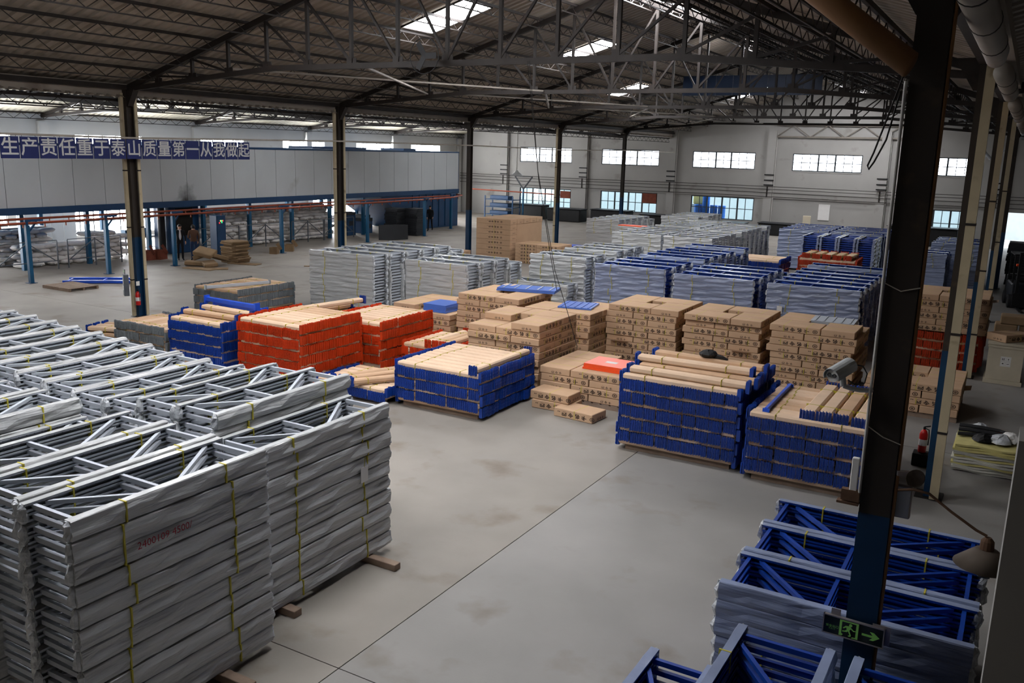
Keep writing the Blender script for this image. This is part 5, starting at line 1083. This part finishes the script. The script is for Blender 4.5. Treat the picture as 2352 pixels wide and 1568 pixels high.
z = .015 + 12 * .043 + .02
for i in range(9): a = -.25 + i * .06; tag(ob('black_tube', MB().tube([(-.45, -.1 + .05 * i, 0), (-.1, -.05 + .04 * i, .02), (.25, .0 + .03 * i, .01), (.45 + .02 * i, -.12 + .02 * i - .05 * (i % 3), 0)], .026, 8).mesh('black_tube', 'rubber'), None, (24.72, 18.62, z + .012 + .045 * (i // 3))), 'black foam tube on the foam sheets, %s' % ORD1[i], 'tube', 'black foam tubes')
for i, (x, y, sx, mt) in enumerate(((25.0, 18.4, .2, 'film_clear'), (24.7, 18.35, .17, 'black'), (24.62, 19.0, .2, 'film_clear'), (25.15, 18.6, .2, 'paper'))):
    m = MB(); m.lathe([(.05, 0), (1, .04), (.85, .45), (.4, .8), (.08, .9)], n=10); rr = random.Random(i); m.v = [((a + rr.uniform(-.15, .15)) * sx, (b_ + rr.uniform(-.15, .15)) * sx, c * sx * .9) for a, b_, c in m.v]; tag(ob('film_scrap', m.mesh('film_scrap', mt), None, (x, y, z + .01)), 'crumpled %s scrap on the foam sheets, %s' % ({'film_clear': 'clear film', 'black': 'black cloth', 'paper': 'white paper'}[mt], ('in front', 'left front', 'at the back', 'at the right')[i]), 'scrap')
tag(ob('red_scrap', MB().cbox((0, 0, .04), (.12, .08, .07), .01).mesh('red_scrap', 'orange_bright'), None, (24.95, 19.05, z)), 'bright orange scrap behind the black tubes', 'scrap')
def extinguisher(x, y, z, label):
    t = thing('fire_extinguisher', label, 'extinguisher', (x, y, z)); ob('cylinder', MB().lathe([(.07, 0), (.075, .02), (.075, .36), (.05, .42), (.025, .45)], n=16).mesh('cylinder', 'red', True), t); ob('valve', MB().tube([(0, 0, .45), (0, 0, .5)], .022, 8).mesh('valve', 'black'), t); ob('lever', MB().bar((0, 0, .5), (.1, -.04, .54), .025).mesh('lever', 'black'), t); ob('hose', MB().tube([(0, 0, .48), (.08, 0, .45), (.095, 0, .3), (.09, 0, .15)], .011, 6).mesh('hose', 'black'), t); ob('label_plate', MB().lathe([(.0765, .14), (.0765, .26)], n=16).mesh('label_plate', 'paper'), t)
extinguisher(.2, 18.55, .42, 'red fire extinguisher hung on the first left column'); tag(ob('notice_card', MB().box((0, 0, 0), (.02, .12, .14)).mesh('notice_card', 'paper'), None, (.17, 18.6, 1.12)), 'white card above the extinguisher on the first left column', 'card')
extinguisher(23.72, 17.95, .25, 'red fire extinguisher by the second right column'); tag(ob('extinguisher_stand', MB().cbox((0, 0, .12), (.3, .3, .24), .01).mesh('stand', 'black'), None, (23.72, 17.95, 0)), 'dark stand under the right fire extinguisher', 'stand')
t = thing('exit_sign', 'small green exit sign on the first left column', 'exit sign', (-.26, 18.44, 1.5), R(-30)); ob('panel', MB().box((0, 0, 0), (.34, .02, .16)).mesh('panel', 'sign_black'), t); ob('pictogram', MB().prism([(-.08, -.05), (-.04, .02), (-.08, .05), (.0, .05), (.04, -.05), (.0, -.01)], .002, lambda a, b_, c: (a, -.012 - c, b_)).mesh('pictogram', 'sign_green'), t); ob('arrow', MB().prism([(.06, .01), (.1, .01), (.1, .03), (.14, 0), (.1, -.03), (.1, -.01), (.06, -.01)], .002, lambda a, b_, c: (a, -.012 - c, b_)).mesh('arrow', 'sign_green'), t)
t = thing('meter_box', 'grey steel meter box on the first left column', 'box', (-.24, 18.46, 1.05), R(-30)); ob('case', MB().cbox((0, 0, 0), (.28, .16, .7), .01).mesh('case', 'grey_dark'), t); ob('label_plate', MB().box((-.02, -.082, -.1), (.1, .004, .14)).mesh('label_plate', 'paper'), t)
# pendant lamp, fan, tube lights, hanging wires
t = thing('pendant_lamp', 'white pendant lamp hanging before the far wall', 'lamp', (-2.9, 48.57, 4.1)); ob('stem', MB().tube([(0, 0, .35), (0, 0, 2.78)], .025, 8).mesh('stem', 'pipe_white'), t); ob('shade', MB().lathe([(.36, 0), (.33, .08), (.12, .24), (.06, .36), (.05, .36), (.11, .23), (.32, .07)], n=20).mesh('shade', 'camera_white', True), t); ob('bulb', MB().lathe([(.001, .0), (.06, .05), (.06, .1), (.03, .2)], n=10).mesh('bulb', 'paper', True), t)
t = thing('wall_fan', 'dark industrial fan hung under the second truss', 'fan', (11.8, 18.5, 7.85)); ob('motor', along(MB().lathe([(.07, 0), (.08, .02), (.08, .22), (.05, .25)], n=14), lambda a, b_, c: (a, -c, b_)).mesh('motor', 'cone_grey'), t); ob('hanger', MB().b(-.02, .02, -.12, -.08, -.07, .0).mesh('hanger', 'black'), t)
for i in range(3): a = i * 2.094; ob('blade', MB().bar((0, -.27, 0), (.36 * math.cos(a), -.29, .36 * math.sin(a)), .14, .012, up=(0, 1, 0)).mesh('blade', 'black'), t)
ob('guard_ring', MB().tube([(.42 * math.cos(i * .2618), -.28, .42 * math.sin(i * .2618)) for i in range(25)], .012, 6).mesh('guard_ring', 'black'), t)
for i, (x, pts) in enumerate(((14.45, [(14.45, 18.6, 7.7), (14.3, 19.6, 5.0), (13.9, 21.3, 2.6), (13.4, 22.6, 1.75)]), (14.5, [(14.5, 18.6, 7.7), (14.6, 19.0, 5.2), (14.95, 19.4, 2.8), (15.4, 19.3, 1.8), (15.75, 19.2, 1.0)]))): tag(ob('hanging_wire', MB().tube(pts, .009, 6).mesh('hanging_wire', 'wire')), 'thin dark wire hanging from the truss to the cartons, %s' % ('left', 'right')[i], 'wire')
t = thing('hanging_sleeve', 'clear plastic sleeve hanging in a V by the right eave', 'plastic', (22.9, 60, 0)); ob('sleeve', MB().tube([(-1.4, 0, 7.3), (-.6, 0, 6.2), (-.3, 0, 5.9)], .09, 8).mesh('sleeve', 'film_clear'), t); ob('sleeve', MB().tube([(-.3, 0, 5.9), (.6, 0, 6.6), (1.0, 0, 7.4)], .05, 8).mesh('sleeve', 'film_clear'), t)
for c in ('grey', 'blue'):
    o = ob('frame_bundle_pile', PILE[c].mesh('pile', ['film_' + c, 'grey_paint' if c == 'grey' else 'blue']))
    tag(o, '%s frame bundles packed lower down and farther back in the stacks' % c, 'frame bundles', kind='stuff')
for c in ('blue', 'orange', 'grey'):
    if BPILE[c].v:
        o = ob('beam_bundle_pile', BPILE[c].mesh('pile', ['kraft', {'blue': 'blue', 'orange': 'orange', 'grey': 'zinc'}[c]])); tag(o, 'hidden lower layers of %s-ended beam bundles' % c, 'beam bundles', kind='stuff')
